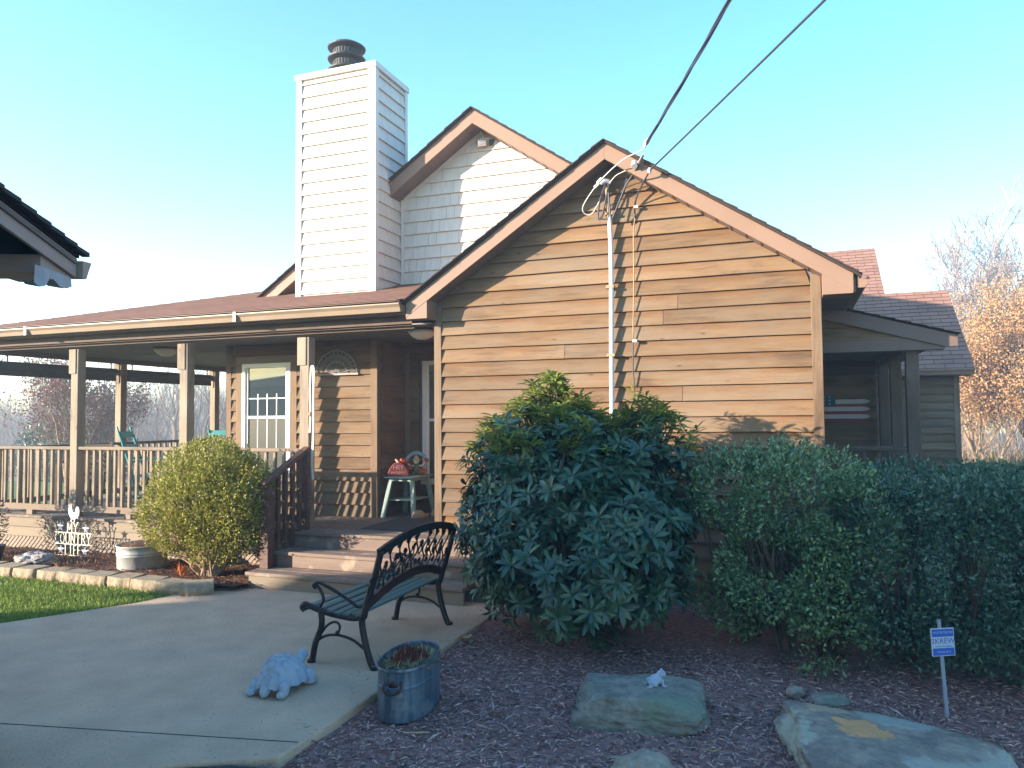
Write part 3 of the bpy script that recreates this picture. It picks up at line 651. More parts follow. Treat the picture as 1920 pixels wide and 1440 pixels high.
cb.box(-10.17, -3.45, 6.90, 8.6, 2.605, 2.62); cb.box(-10.17, -3.66, 6.776, 6.90, 2.70, 2.71); MB().box(-10.17, -3.66, 6.90, 6.915, 2.60, 2.70).build('frieze', 'rail_shaded', H); cb.box(-10.17, -6.91, 8.6, 14, 2.606, 2.621)  # frieze is coloured dark to paint the shade below the gutter
x = -10.1
while x < -3.5:
    cb.box(x, x + .006, 6.91, 8.59, 2.601, 2.605); x += .1
cb.build('porch_ceiling', 'ceiling', H)
MB().box(-10.0, -3.66, 6.955, 7.0, 2.575, 2.60).build('porch_beam', 'soffit', H, bevel=.004)
MB().box(-9.96, -9.86, 7.0, 13.9, 2.535, 2.60).build('porch_beam', 'soffit', H, bevel=.004)

def porch_post(x, y, wrap=True, w=.115):
    p = MB().box(x - w / 2, x + w / 2, y - w / 2, y + w / 2, ZD, 2.535).build('porch_post', 'post', H, bevel=.006)
    if wrap:
        MB().box(x - w / 2 - .028, x + w / 2 - .03, y - w / 2 - .012, y + w / 2 - .006, 2.23, 2.534).build('post_sleeve', 'post', p, bevel=.004)
    return p
for x in (-9.9, -8.35, -6.63, -4.965): porch_post(x, 6.95)
for y in (9.0, 11.05, 13.1): porch_post(-9.9, y)

def rel(p): return Vector(p) - H.location
def railing(p0, p1, ztop, zbot, mat='rail', name='railing', w=.034, step=.117):
    """rails from p0 to p1 (x,y) with square balusters between"""
    a = Vector((*p0, 0)); e = Vector((*p1, 0)); d = e - a
    rl = MB().beam(a + Vector((0, 0, ztop - .019)), e + Vector((0, 0, ztop - .019)), .088, .038).build(name, mat, H, bevel=.004)
    MB().beam(a + Vector((0, 0, zbot)), e + Vector((0, 0, zbot)), .04, .075).build('bottom_rail', mat, rl, bevel=.003)
    sb = MB(); k = max(1, int(d.length / .8))
    for i in range(k):
        c = a + d * ((i + .5) / k); sb.box(c.x - .05, c.x + .05, c.y - .03, c.y + .03, ZD, zbot - .037)
    sb.build('rail_block', mat, rl)
    n = max(1, int(round(d.length / step)) - 1); first = None; hh = ztop - .04 - (zbot + .04)
    for i in range(n):
        c = a + d * ((i + 1) / (n + 1))
        if first is None:
            m = MB().box(-w / 2, w / 2, -w / 2, w / 2, 0, hh); first = m.build('baluster', 'post_shaded' if mat == 'rail_shaded' else 'post', rl, local=True, bevel=.003); o = first
        else:
            o = first.copy(); COL.objects.link(o); o.parent = rl
        o.location = Vector((c.x, c.y, zbot + .038)) - H.location
        o.rotation_euler = (random.uniform(-.006, .006), random.uniform(-.006, .006), random.uniform(-.05, .05))
    return rl
RT, RB = 1.33, .565
for x0, x1 in ((-9.84, -8.41), (-8.29, -6.69), (-6.57, -5.03)): railing((x0, 6.95), (x1, 6.95), RT, RB)
for y0, y1 in ((7.01, 8.94), (9.06, 10.99), (11.11, 13.0)): railing((-9.9, y0), (-9.9, y1), RT - .02, RB, 'rail_y')

# deck ------------------------------------------------------------------
dk = MB()
def boards(x0, x1, y0, y1, z, w=.138, gap=.005):
    y = y0
    while y < y1 - .02:
        ye = min(y + w, y1); dk.box(x0, x1, y, ye - gap, z - .032, z + random.uniform(-.0008, .0008)); y += w
boards(-10.05, -4.99, 6.845, 7.94, ZD); boards(-10.05, -6.93, 7.949, 13.6, ZD)
boards(-4.985, -2.75, 6.69, 6.985, ZD); boards(-4.985, -3.46, 6.985, 8.58, ZD)
dk.build('porch_deck', 'deck', H, bevel=.004)
rm = MB(); rm.box(-10.04, -4.99, 6.865, 6.895, .322, .433); rm.box(-10.04, -4.99, 6.868, 6.897, .205, .318)
rm.box(-10.04, -10.01, 6.9, 13.6, .2, .43)
rm.build('deck_rim', 'rim', H, bevel=.003)
lt = MB(); x = -10.05
while x < -5.0:
    for s in (1, -1):
        a, e = (x, .02), (x + .18, .2)
        if s < 0: a, e = (x, .2), (x + .18, .02)
        yy = 6.888 if s > 0 else 6.894
        lt.beam((a[0], yy, a[1]), (e[0], yy, e[1]), .034, .005, (0, 1, 0))
    x += .0665
lt.build('lattice_skirt', 'lattice', H)
MB().box(-6.12, -6.02, 6.872, 6.9, .0, .203).build('skirt_post', 'stain', H)
MB().box(-10.0, -4.9, 7.25, 7.27, -.05, .4).build('under_deck_dark_backing', 'garage_dark', H)  # added dark sheet standing in for the shade behind the lattice

# steps -----------------------------------------------------------------
st = MB().box(-4.985, -2.75, 6.715, 6.74, .312, .437).build('steps', 'step', H, bevel=.003)      # top riser
MB().box(-4.96, -2.75, 6.435, 6.455, .157, .275).build('riser', 'step', st, bevel=.003)
MB().box(-5.06, -2.75, 6.135, 6.16, .0, .12).build('riser', 'rim', st, bevel=.003)
for y0, y1, z, xl in ((6.115, 6.44, .155, -5.09), (6.41, 6.715, .312, -4.985)):
    t = MB(); m = (y0 + y1) / 2
    t.box(xl, -2.75, y0, m - .003, z - .034, z); t.box(xl, -2.75, m + .003, y1, z - .034, z); t.build('tread', 'step', st, bevel=.004)
MB().box(-5.06, -5.03, 6.16, 6.7, .0, .12).build('stringer', 'rim', st)
MB().box(-4.985, -4.955, 6.44, 6.72, .0, .277).build('stringer', 'step', st)
sr = MB().beam((-5.005, 6.26, .985), (-4.925, 6.90, 1.335), .09, .045).build('stair_rail', 'stain', H, bevel=.005)
MB().box(-5.055, -4.955, 6.29, 6.39, .156, .955).build('newel_post', 'stain', sr, bevel=.005)
MB().box(-4.975, -4.875, 6.83, 6.885, ZD, 1.30).build('newel_post', 'stain', sr, bevel=.005)
for i in range(4):
    y = 6.47 + i * .1; zb = .31 if y < 6.7 else ZD; x = -4.99 + (y - 6.33) * .12
    MB().box(x - .02, x + .02, y - .02, y + .02, zb, .955 + (y - 6.26) * .547).build('baluster', 'stain', sr, bevel=.003)
MB().box(-5.03, -4.95, 6.42, 6.46, .156, .31).build('stair_post_block', 'stain', sr)

# porch wall with the window -----------------------------------------------
YH, YG = 7.95, 8.6
pw = MB(); c = lambda v: (lambda z: v)
siding(pw, (0, YH, 0), (1, 0, 0), (0, -1, 0), c(-6.83), c(-6.75), ZD, 2.6, .143)
siding(pw, (0, YH, 0), (1, 0, 0), (0, -1, 0), c(-5.82), c(-4.76), ZD, 2.6, .143)
siding(pw, (0, YH, 0), (1, 0, 0), (0, -1, 0), c(-6.75), c(-5.82), 2.45, 2.6, .143)
siding(pw, (0, YH, 0), (1, 0, 0), (0, -1, 0), c(-6.75), c(-5.82), ZD, .90, .143)
porch_wall = pw.build('porch_wall', 'siding_porch', H)
MB().box(-6.91, -4.67, YH + .003, YH + .09, ZD - .3, 2.6).build('wall_sheathing', 'garage_dark', porch_wall)
for x0, x1 in ((-6.91, -6.83), (-4.76, -4.667)): MB().box(x0, x1, YH - .032, YH + .002, ZD, 2.6).build('corner_board', 'corner', porch_wall, bevel=.003)
MB().box(-6.94, -6.911, YH, 14, .1, 3.1).build('house_side_wall', 'siding_y', H)
rw = MB(); siding(rw, (-4.67, 0, 0), (0, 1, 0), (1, 0, 0), c(YH + .06), c(YG - .06), ZD, 2.6, .143)
rw.build('recess_side_wall', 'siding_y', H)
rb = MB(); siding(rb, (0, YG, 0), (1, 0, 0), (0, -1, 0), c(-4.58), c(-4.45), ZD, 2.6, .143); siding(rb, (0, YG, 0), (1, 0, 0), (0, -1, 0), c(-4.45), c(-3.45), ZD, .82, .143); siding(rb, (0, YG, 0), (1, 0, 0), (0, -1, 0), c(-4.45), c(-3.45), 2.42, 2.6, .143)
rbk = rb.build('recess_back_wall', 'siding_porch', H)
MB().box(-4.67, -3.4, YG + .003, YG + .06, ZD, 2.62).build('wall_sheathing', 'garage_dark', rbk)
MB().box(-4.645, -4.58, YG - .03, YG, ZD, 2.6).build('corner_board', 'corner', rbk)
def window(x0, x1, z0, z1, y, casing=True, grid=True):
    f = MB(); w = .055
    f.box(x0, x0 + w, y - .035, y + .03, z0, z1); f.box(x1 - w, x1, y - .035, y + .03, z0, z1)
    f.box(x0 + w, x1 - w, y - .035, y + .03, z1 - w, z1); f.box(x0 + w, x1 - w, y - .04, y + .03, z0, z0 + w)
    wd = f.build('window', 'white_frame', H, bevel=.004)
    MB().box(x0 - .01, x1 + .01, y - .07, y - .036, z0 - .015, z0 + .03).build('sill', 'white_frame', wd, bevel=.004)
    zm = (z0 + z1) / 2 + .02
    s = MB(); s.box(x0 + w, x1 - w, y - .018, y + .015, zm - .018, zm + .018)
    s.box(x0 + w, x0 + w + .03, y - .016, y + .012, z0 + w, z1 - w); s.box(x1 - w - .03, x1 - w, y - .016, y + .012, z0 + w, z1 - w)
    s.build('sash', 'white_frame', wd, bevel=.003)
    MB().box(x0 + w + .03, x1 - w - .03, y + .0, y + .006, zm + .018, z1 - w).build('upper_pane', 'glass', wd)
    MB().box(x0 + w + .03, x1 - w - .03, y + .0, y + .006, z0 + w, zm - .018).build('lower_pane', 'screen', wd)
    if grid:
        q = MB()
        for k in (1, 2, 3):
            xx = x0 + w + .03 + (x1 - x0 - 2 * w - .06) * k / 4
            q.box(xx - .006, xx + .006, y - .004, y - .0005, zm + .018, zm + .30); q.box(xx - .006, xx + .006, y - .004, y - .0005, z0 + w, zm - .018)
        q.box(x0 + w + .03, x1 - w - .03, y - .006, y - .002, zm + .235, zm + .247); q.box(x0 + w + .03, x1 - w - .03, y - .006, y - .002, zm - .40, zm - .388)
        q.build('muntins', 'white_frame', wd)
    return wd
window(-6.66, -5.91, .945, 2.36, YH)
for x0, x1 in ((-6.75, -6.661), (-5.909, -5.82)): MB().box(x0, x1, YH - .03, YH, .90, 2.45).build('window_trim', 'corner', porch_wall)
MB().box(-6.75, -5.82, YH - .033, YH, 2.362, 2.45).build('window_trim', 'rail', porch_wall); MB().box(-6.75, -5.82, YH - .033, YH, .87, .928).build('window_trim', 'rail', porch_wall)
window(-4.40, -3.45, .835, 2.37, YG, grid=False)

# main gable, chimney ------------------------------------------------------
MX, MSL = -3.577, .679
def main_z(x): return 5.22 - MSL * abs(x - MX)
gw = MB(); shakes(gw, (0, YG, 0), (1, 0, 0), (0, -1, 0), lambda z: max(-4.70, MX - (5.215 - z) / MSL), lambda z: min(-.9, MX + (5.215 - z) / MSL), 3.2, 5.2)
main_gable = gw.build('main_gable_wall', 'shake', H)
MB().prism([(-6.9, 2.6), (-.3, 2.6), (-.3, main_z(-.3)), (MX, 5.215), (-6.9, main_z(-6.9))], 'y', YG + .003, YG + .06).build('wall_sheathing', 'shake_trim', main_gable)
lw = MB(); siding(lw, (0, YG, 0), (1, 0, 0), (0, -1, 0), lambda z: MX - (5.215 - z) / MSL, c(-5.80), 3.2, 4.3, .14); lw.build('main_gable_left_wall', 'siding_porch', H)
MB().box(-4.70, -4.655, YG - .03, YG, 3.3, main_z(-4.68) - .01).build('gable_trim', 'shake_trim', main_gable)
tr = MB(); tr.prism([(MX, 5.215), (-4.66, main_z(-4.66)), (-4.66, main_z(-4.66) - .05), (MX, 5.155)], 'y', YG - .028, YG - .001); tr.build('gable_trim', 'shake_trim', main_gable)
fm = [(MX, 5.385), (-6.85, 5.385 - MSL * 3.273), (-6.85, 5.215 - MSL * 3.273), (MX, 5.215)]
for poly in (fm, [(2 * MX - x, z) for x, z in reversed(fm)]): MB().prism(poly, 'y', 8.30, 8.322).build('rake_fascia', 'fascia', H, bevel=.003)
ms = MB()
for s in (-1, 1): ms.prism([(MX, 5.235), (MX + s * 3.2, 5.235 - MSL * 3.2), (MX + s * 3.2, 5.22 - MSL * 3.2), (MX, 5.22)], 'y', 8.322, YG - .001)
t = .1
while t < 3.1:
    for s in (-1, 1):
        x = MX + s * t; ms.beam((x, 8.322, main_z(x) - .003), (x, 8.57, main_z(x) - .003), .008, .006)
    t += .13
ms.build('soffit', 'soffit', H)
mr_ = MB(); e0 = 5.405 - MSL * 3.5
roof(mr_, (MX - 3.5, 18.6, e0), (MX - 3.5, 8.265, e0), (MX, 8.265, 5.405), (MX, 18.6, 5.405)); roof(mr_, (MX + 3.5, 8.265, e0), (MX + 3.5, 18.6, e0), (MX, 18.6, 5.405), (MX, 8.265, 5.405))
main_roof = mr_.build('main_roof', 'shingle', H)
re = MB()
for s in (-1, 1):
    re.prism([(MX, 5.402), (MX + s * 3.4, 5.402 - MSL * 3.4), (MX + s * 3.4, 5.385 - MSL * 3.4), (MX, 5.387)], 'y', 8.275, 8.5)
    t = 0
    while t < 3.2:
        x0 = MX + s * t; x1 = MX + s * (t + .117); re.prism([(x0, 5.407 - MSL * t), (x1, 5.417 - MSL * (t + .117)), (x1, 5.40 - MSL * (t + .117)), (x0, 5.397 - MSL * t)], 'y', 8.255 - random.random() * .01, 8.29); t += .117
re.build('roof_edge', 'shingle_dark', main_roof)

CX0, CX1, CY0, CY1, CT = -5.847, -4.716, 7.95, 8.75, 5.945
ch = MB().box(CX0 + .01, CX1 - .01, CY0 + .012, CY1, 2.9, CT).build('chimney', 'shake_trim', H)
k = MB(); shakes(k, (0, CY0 + .012, 0), (1, 0, 0), (0, -1, 0), c(CX0 + .08), c(CX1 - .085), 3.05, CT, .157, pat=True)
shakes(k, (CX1 - .012, 0, 0), (0, 1, 0), (1, 0, 0), c(CY0 + .06), c(CY1 - .06), 3.05, CT, .157)
k.build('chimney_shakes', 'shake', ch)
k = MB(); k.box(CX0 - .005, CX0 + .078, CY0 - .02, CY0 + .03, 3.0, CT); k.box(CX1 - .083, CX1 + .02, CY0 - .02, CY0 + .058, 3.0, CT); k.box(CX1 - .02, CX1 + .018, CY1 - .058, CY1 + .01, 3.0, CT)
k.build('chimney_trim', 'shake_trim', ch, bevel=.004)
MB().box(CX0 - .022, CX1 + .032, CY0 - .034, CY1 + .03, CT, CT + .075).build('chimney_cap', 'shake_trim', ch, bevel=.006)
fu = MB().lathe([(.20, 6.0), (.215, 6.03), (.17, 6.06), (.165, 6.10), (.235, 6.125), (.24, 6.14), (.17, 6.18), (.165, 6.25), (.24, 6.275), (.245, 6.292), (.17, 6.335), (.165, 6.40), (.24, 6.425), (.245, 6.44), (.19, 6.475), (.0, 6.50)], (-5.33, 8.28, 0), 28)
for z in (6.185, 6.34):
    for i in range(28):
        a = 2 * PI * i / 28; fu.beam((-5.33 + .172 * math.cos(a), 8.28 + .172 * math.sin(a), z), (-5.33 + .172 * math.cos(a), 8.28 + .172 * math.sin(a), z + .055), .008, .008)
fu.build('flue', 'flue', ch, smooth=False)

# side porch and rear wing on the right ----------------------------------------
lt0 = [(.24, 2.705), (1.40, 2.36), (1.40, 2.262), (1.30, 2.262), (.24, 2.575)]
MB().prism(lt0, 'y', 7.80, 7.822).build('rake_fascia', 'soffit', H)  # darker soffit brown paints the side porch shade onto the fascia
sp = MB(); roof(sp, (1.42, 7.77, 2.372), (1.42, 14.9, 2.372), (.24, 14.9, 2.725), (.24, 7.77, 2.725)); sp.build('side_porch_roof', 'shingle', H)
si = MB(); siding(si, (0, 7.86, 0), (1, 0, 0), (0, -1, 0), c(.24), lambda z: .24 + (2.60 - z) / .297, 2.345, 2.6, .13); si.build('pediment_wall', 'siding', H)
MB().box(.24, 1.30, 7.825, 7.95, 2.24, 2.345).build('porch_beam', 'soffit', H)  # beam takes the same darker brown, shade put into its colour
MB().box(1.0, 1.10, 7.95, 14.6, 2.24, 2.345).build('porch_beam', 'fascia', H)
MB().box(.24, 1.35, 7.83, 14.9, 2.352, 2.36).build('side_porch_ceiling', 'ceiling', H)
for y in (7.97, 9.2, 10.42, 13.0): MB().box(.99, 1.10, y - .055, y + .055, 0, 2.24).build('porch_post', 'post_shaded', H, bevel=.005)  # darker wood carries the side porch shade in its colour
railing((.25, 7.97), (.985, 7.97), 1.345, .56, 'rail_shaded', step=.125)
sdk = MB()
y = 7.92
while y < 14.8: sdk.box(.245, 1.12, y, y + .133, ZD - .03, ZD); y += .138
sdk.build('side_porch_deck', 'deck', H)
fw_ = MB(); siding(fw_, (0, 10.62, 0), (1, 0, 0), (0, -1, 0), c(.24), c(.98), ZD, 2.36, .14); fw_.build('side_porch_wall', 'siding_porch', H)
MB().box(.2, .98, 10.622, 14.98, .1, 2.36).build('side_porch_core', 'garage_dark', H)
re_w = MB(); siding(re_w, (0, 15, 0), (1, 0, 0), (0, -1, 0), c(.98), c(2.60), -.1, 2.34, .14); rwall = re_w.build('rear_wing_wall', 'siding_porch', H)
MB().box(2.60, 2.69, 14.965, 15.03, -.1, 2.34).build('corner_board', 'corner', rwall)
MB().box(.98, 2.685, 15.03, 18.5, -.1, 2.5).build('rear_wing_core', 'siding_y', H)
RS = .755
def rz(y): return 2.425 + RS * (y - 14.7)
rr = MB(); roof(rr, (-2, 14.7, rz(14.7)), (2.88, 14.7, rz(14.7)), (2.88, 16.9, rz(16.9)), (-2, 16.9, rz(16.9)))
roof(rr, (-4, 16.9, rz(16.9)), (1.77, 16.9, rz(16.9)), (1.77, 18.6, rz(18.6)), (-4, 18.6, rz(18.6)))
roof(rr, (2.88, 19.1, rz(14.7)), (1.77, 19.1, rz(14.7)), (1.77, 16.9, rz(16.9)), (2.88, 16.9, rz(16.9)))
roof(rr, (1.77, 22.5, rz(14.7)), (-4, 22.5, rz(14.7)), (-4, 18.6, rz(18.6)), (1.77, 18.6, rz(18.6)))
rear_roof = rr.build('rear_wing_roof', 'shingle', H)
MB().prism([(15.05, 2.4), (18.7, 2.4), (16.9, rz(16.9) - .06)], 'x', 2.62, 2.68).build('rear_gable_wall', 'siding_y', H)
MB().prism([(14.72, rz(14.72) - .004), (16.9, rz(16.9) - .004), (19.08, rz(14.72) - .004), (19.08, rz(14.72) - .13), (16.9, rz(16.9) - .15), (14.72, rz(14.72) - .13)], 'x', 2.84, 2.865).build('rake_fascia', 'fascia', rear_roof)
MB().prism([(17.0, rz(17.0) - .004), (18.6, rz(18.6) - .004), (20.2, rz(17.0) - .004), (20.2, rz(17) - .6), (17.0, rz(17.0) - .6)], 'x', 1.70, 1.755).build('upper_gable_wall', 'siding_y', H)
gutter(1.0, 2.86, 14.60, 2.42).build('gutter', 'fascia', rear_roof)
MB().box(1.0, 2.83, 14.72, 15.0, 2.30, 2.315).build('soffit', 'soffit', rear_roof)

# ------------------------------------------------------------------ things on and around the house
# garage whose far eave corner shows at the left edge; it shades the foreground
GA = Vector((-4.09, 3.39, 0)); ge = Vector((-.906, -.421, 0)).normalized(); gg = Vector((.421, -.906, 0)).normalized()
GZ, GP, GL, GWD = 2.68, .165, 12.8, 7.0
G = thing('garage', 'dark brown garage with shingled rake, gutter end and torn soffit wrap at the left edge', 'garage', (-8, 0, 0))
def gp(l, w, z): return GA + ge * l + gg * w + Vector((0, 0, z))          # l along the eave, w across
def gbox(mb, l0, l1, w0, w1, z0, z1):
    v = [gp(l, w, z) for z in (z0, z1) for l, w in ((l0, w0), (l1, w0), (l1, w1), (l0, w1))]
    return mb.add(v, [(0, 3, 2, 1), (4, 5, 6, 7), (0, 1, 5, 4), (1, 2, 6, 5), (2, 3, 7, 6), (3, 0, 4, 7)])
def gpoly(mb, poly, l0, l1):
    k = len(poly); v = [gp(l0, w, z) for w, z in poly] + [gp(l1, w, z) for w, z in poly]
    return mb.add(v, [tuple(range(k)), tuple(range(2 * k - 1, k - 1, -1))] + [(i, i + k, (i + 1) % k + k, (i + 1) % k) for i in range(k)])
hw = GWD / 2; rzg = GZ + GP * hw
m = MB(); gpoly(m, [(.32, -.1), (GWD - .32, -.1), (GWD - .32, GZ - .06), (hw, rzg - .12), (.32, GZ - .06)], .33, GL - .3); m.build('wall', 'garage_dark', G)
m = MB(); siding(m, gp(.33, 0, 0), gg, -ge, lambda z: max(.34, (z - GZ + .10) / GP), lambda z: min(GWD - .34, GWD - (z - GZ + .10) / GP), 0, rzg - .14, .16); m.build('gable_siding', 'garage_dark', G)
m = MB(); roof(m, gp(-.03, -.04, GZ), gp(GL, -.04, GZ), gp(GL, hw, rzg), gp(-.03, hw, rzg)); roof(m, gp(GL, GWD + .04, GZ), gp(-.03, GWD + .04, GZ), gp(-.03, hw, rzg), gp(GL, hw, rzg))
gpoly(m, [(-.03, GZ - .004), (hw, rzg - .004), (GWD + .03, GZ - .004), (GWD + .03, GZ - .03), (hw, rzg - .03), (-.03, GZ - .03)], .01, GL - .02)
for i in range(24):
    w0 = -.045 + i * .15; gpoly(m, [(w0, GZ + GP * w0 + .014), (w0 + .15, GZ + GP * (w0 + .15) + .002), (w0 + .15, GZ + GP * (w0 + .15) - .02), (w0, GZ + GP * w0 - .012)], -.045, .0)
m.uv = None
m.build('roof', 'shingle_dark', G)
m = MB(); gpoly(m, [(-.005, GZ - .035), (hw, rzg - .035), (hw, rzg - .15), (.0, GZ - .155)], .012, .034); m.build('rake_fascia', 'garage_fascia', G, bevel=.003)
m = MB(); gpoly(m, [(.02, GZ - .05), (hw, rzg - .05), (hw, rzg - .075), (.02, GZ - .075)], -.002, .0118); m.build('rake_trim', 'garage_dark', G)
m = MB(); gbox(m, .035, GL, -.002, .02, GZ - .155, GZ - .035); m.build('eave_fascia', 'garage_fascia', G)
m = MB(); prof = [(-.012, GZ - .05), (-.012, GZ - .155), (-.06, GZ - .155), (-.085, GZ - .11), (-.105, GZ - .075), (-.118, GZ - .055), (-.118, GZ - .04), (-.105, GZ - .043)]
gpoly(m, prof, -.02, GL); m.build('gutter', 'garage_fascia', G)
m = MB(); gbox(m, .035, .33, .03, .36, GZ - .19, GZ - .09); m.build('eave_return', 'garage_fascia', G)
# torn wrap hanging under the return
V = []; nseg = 10
for i in range(nseg + 1):
    t = i / nseg; w = .03 + .40 * t; dz = .245 + .028 * math.sin(t * 9) + random.uniform(-.012, .012) - (.03 if t < .25 else 0)
    V += [gp(.028, w, GZ - .16), gp(.022 + .01 * math.sin(t * 14), w, GZ - dz), gp(.10, w, GZ - dz + .015)]
m = MB(); m.add(V, [(i * 3 + j, i * 3 + 3 + j, i * 3 + 4 + j, i * 3 + 1 + j) for i in range(nseg) for j in (0, 1)]); m.build('soffit_wrap', 'wrap', G)

# bench ------------------------------------------------------------------
B = thing('garden_bench', 'dark cast-iron garden bench with green slats and leafy vine back on the concrete walk', 'bench', (-2.9, 5, 0))
def side_frame(Y, name):
    pt = lambda x, z: (x, Y, z)
    f = MB().tube(curve([pt(-3.165, .345), pt(-3.185, .365), pt(-3.165, .385), pt(-3.12, .375), pt(-3.0, .345), pt(-2.85, .325), pt(-2.75, .325), pt(-2.69, .37)]), .021, 8).build('side_rail', 'iron', B, smooth=True)
    MB().tube(curve([pt(-3.105, .0), pt(-3.095, .05), pt(-3.075, .14), pt(-3.03, .25), pt(-3.035, .36)]), [.024] * 3 + [.022] * 22, 8).build('leg', 'iron', B, smooth=True)
    MB().tube(curve([pt(-2.625, .0), pt(-2.655, .06), pt(-2.69, .17), pt(-2.715, .30), pt(-2.695, .37)]), .023, 8).build('leg', 'iron', B, smooth=True)
    MB().tube(curve([pt(-2.705, .33), pt(-2.68, .42), pt(-2.625, .58), pt(-2.585, .72), pt(-2.57, .775)]), [.025] * 10 + [.022] * 15, 8).build('back_post', 'iron', B, smooth=True)
    a = MB().tube(curve([pt(-2.665, .44), pt(-2.74, .40), pt(-2.80, .43), pt(-2.92, .49), pt(-3.04, .535), pt(-3.085, .53), pt(-3.095, .51), pt(-3.075, .50)]), .012, 6)
    a.tube(curve([pt(-3.085, .53), pt(-3.04, .49), pt(-3.015, .43), pt(-3.04, .38)]), .011, 6).build('armrest', 'iron', B, smooth=True)
    b_ = MB().tube(curve([pt(-3.075, .14), pt(-3.0, .185), pt(-2.9, .20), pt(-2.79, .18), pt(-2.70, .13)]), .01, 6)
    b_.tube(curve([pt(-3.04, .19), pt(-2.98, .26), pt(-2.92, .285), pt(-2.885, .26), pt(-2.90, .205)]), .009, 6).ball(pt(-2.905, .215), .016, 8)
    b_.build('brace', 'iron', B, smooth=True)
    for x in (-3.11, -2.62): MB().tube([pt(x, .0), pt(x, .02)], .028, 8).build('foot', 'iron', B)
for Y, nm in ((4.41, 'a'), (5.56, 'b')): side_frame(Y, nm)
for i in range(6):
    x = -3.125 + i * .074; z = .372 - .016 * math.sin(i / 5 * PI) - i * .004
    MB().box(x - .029, x + .029, 4.395, 5.575, z - .009, z + .009).build('seat_slat', 'slat', B, bevel=.004)
MB().tube([(-3.16, 4.41, .35), (-3.16, 5.56, .35)], .009, 6).build('front_rod', 'iron', B)
def bk(y, z):                      # back plane leans away from the seat
    return (-2.69 + (z - .38) * .30, y, z)
def arch(t, h): return h * (1 - (2 * t - 1) ** 2)
tp = MB(); ptsA = [bk(4.39 + 1.19 * i / 16, .765 + arch(i / 16, .085)) for i in range(17)]
for i in range(16): tp.beam(Vector(ptsA[i]) - Vector((0, .003, 0)), Vector(ptsA[i + 1]) + Vector((0, .003, 0)), .026, .052)
tp.build('top_rail', 'iron', B)
lo = MB(); ptsB = [bk(4.41 + 1.15 * i / 14, .41 + arch(i / 14, .115)) for i in range(15)]
for i in range(14): lo.beam(Vector(ptsB[i]) - Vector((0, .003, 0)), Vector(ptsB[i + 1]) + Vector((0, .003, 0)), .022, .058)
lo.build('lower_rail', 'iron_red', B)
vn = MB(); rv = random.Random(3)
def leafshape(mb, y, z, s, a):
    o = Vector(bk(y, z)); ey = Vector((0, 1, 0)); ezz = Vector((.287, 0, .958)); nn = Vector((-.958, 0, .287))
    pts = [(-.1, -.5), (.35, -.55), (.6, -.15), (.35, .1), (.45, .45), (0, .75), (-.45, .45), (-.35, .1), (-.6, -.15), (-.35, -.55)]
    ca, sa = math.cos(a), math.sin(a); k = len(pts); v = []
    for sgn in (-.004, .004):
        for u, w in pts: v.append(o + ey * s * (u * ca - w * sa) + ezz * s * (u * sa + w * ca) + nn * sgn)
    mb.add(v, [tuple(range(k)), tuple(range(2 * k - 1, k - 1, -1))] + [(i, i + k, (i + 1) % k + k, (i + 1) % k) for i in range(k)])
for i in range(9):
    y0 = 4.47 + i * .122; t = (y0 - 4.39) / 1.19; zb = .43 + arch(t, .115); zt = .745 + arch(t, .085); d = rv.choice((-1, 1)); h = zt - zb
    vn.tube(curve([bk(y0, zb), bk(y0 + .04 * d, zb + h * .25), bk(y0 - .02 * d, zb + h * .5), bk(y0 + .035 * d, zb + h * .78), bk(y0 + .01 * d, zt)], 5), .0065, 5)
    vn.tube(curve([bk(y0 - .02 * d, zb + h * .5), bk(y0 - .07 * d, zb + h * .62), bk(y0 - .085 * d, zb + h * .45), bk(y0 - .055 * d, zb + h * .38)], 5), .0055, 5)
    vn.tube(curve([bk(y0 + .04 * d, zb + h * .25), bk(y0 + .09 * d, zb + h * .3), bk(y0 + .09 * d, zb + h * .15), bk(y0 + .06 * d, zb + h * .12)], 5), .0055, 5)
    leafshape(vn, y0 - .065 * d, zb + h * .66, .042, rv.uniform(-.8, .8)); leafshape(vn, y0 + .05 * d, zb + h * .88, .040, rv.uniform(-.8, .8)); leafshape(vn, y0 + .075 * d, zb + h * .40, .040, rv.uniform(2, 4)); leafshape(vn, y0 - .03 * d, zb + h * .2, .036, rv.uniform(-.8, .8))
vn.build('vine_panel', 'iron', B)

# turtle statue -------------------------------------------------------------
T = thing('turtle_statue', 'blue-grey concrete turtle statue crawling on the walk', 'statue', (-2.985, 3.94, 0), R(4)); T.scale = (.74, .74, .80)
# shell: dome with scute grooves (local frame, head towards +y)
def scutes():
    s = [(0, .15), (0, .05), (0, -.05), (0, -.15)]
    for x in (-.095, .095): s += [(x, .11), (x, .0), (x, -.11)]
    for k in range(16):
        a = 2 * PI * k / 16 + .2; s.append((.165 * math.cos(a), .225 * math.sin(a)))
    return np.array(s)
S = scutes(); nu_, nv_ = 72, 40; V = []
for i in range(nv_ + 1):
    t = i / nv_
    for jx in range(nu_):
        a = 2 * PI * jx / nu_; x, y = .165 * math.cos(a) * t, .225 * math.sin(a) * t
        dd = np.sort(np.hypot(S[:, 0] - x, S[:, 1] - y)); gdist = dd[1] - dd[0]; groove = max(0, 1 - gdist / .036)
        z = .185 * (1 - t ** 2.4) ** .75 * (1 - .25 * (y / .225)) ; z += .024 * (1 - groove ** 1.2)
        fl_ = max(0, t - .86) / .14; r_ = 1 + .05 * fl_ + .025 * math.sin(a * 16) * fl_
        V.append((x * r_ * 1.22, y * r_ * 1.13, .052 + z * (1 - fl_ * .3)))
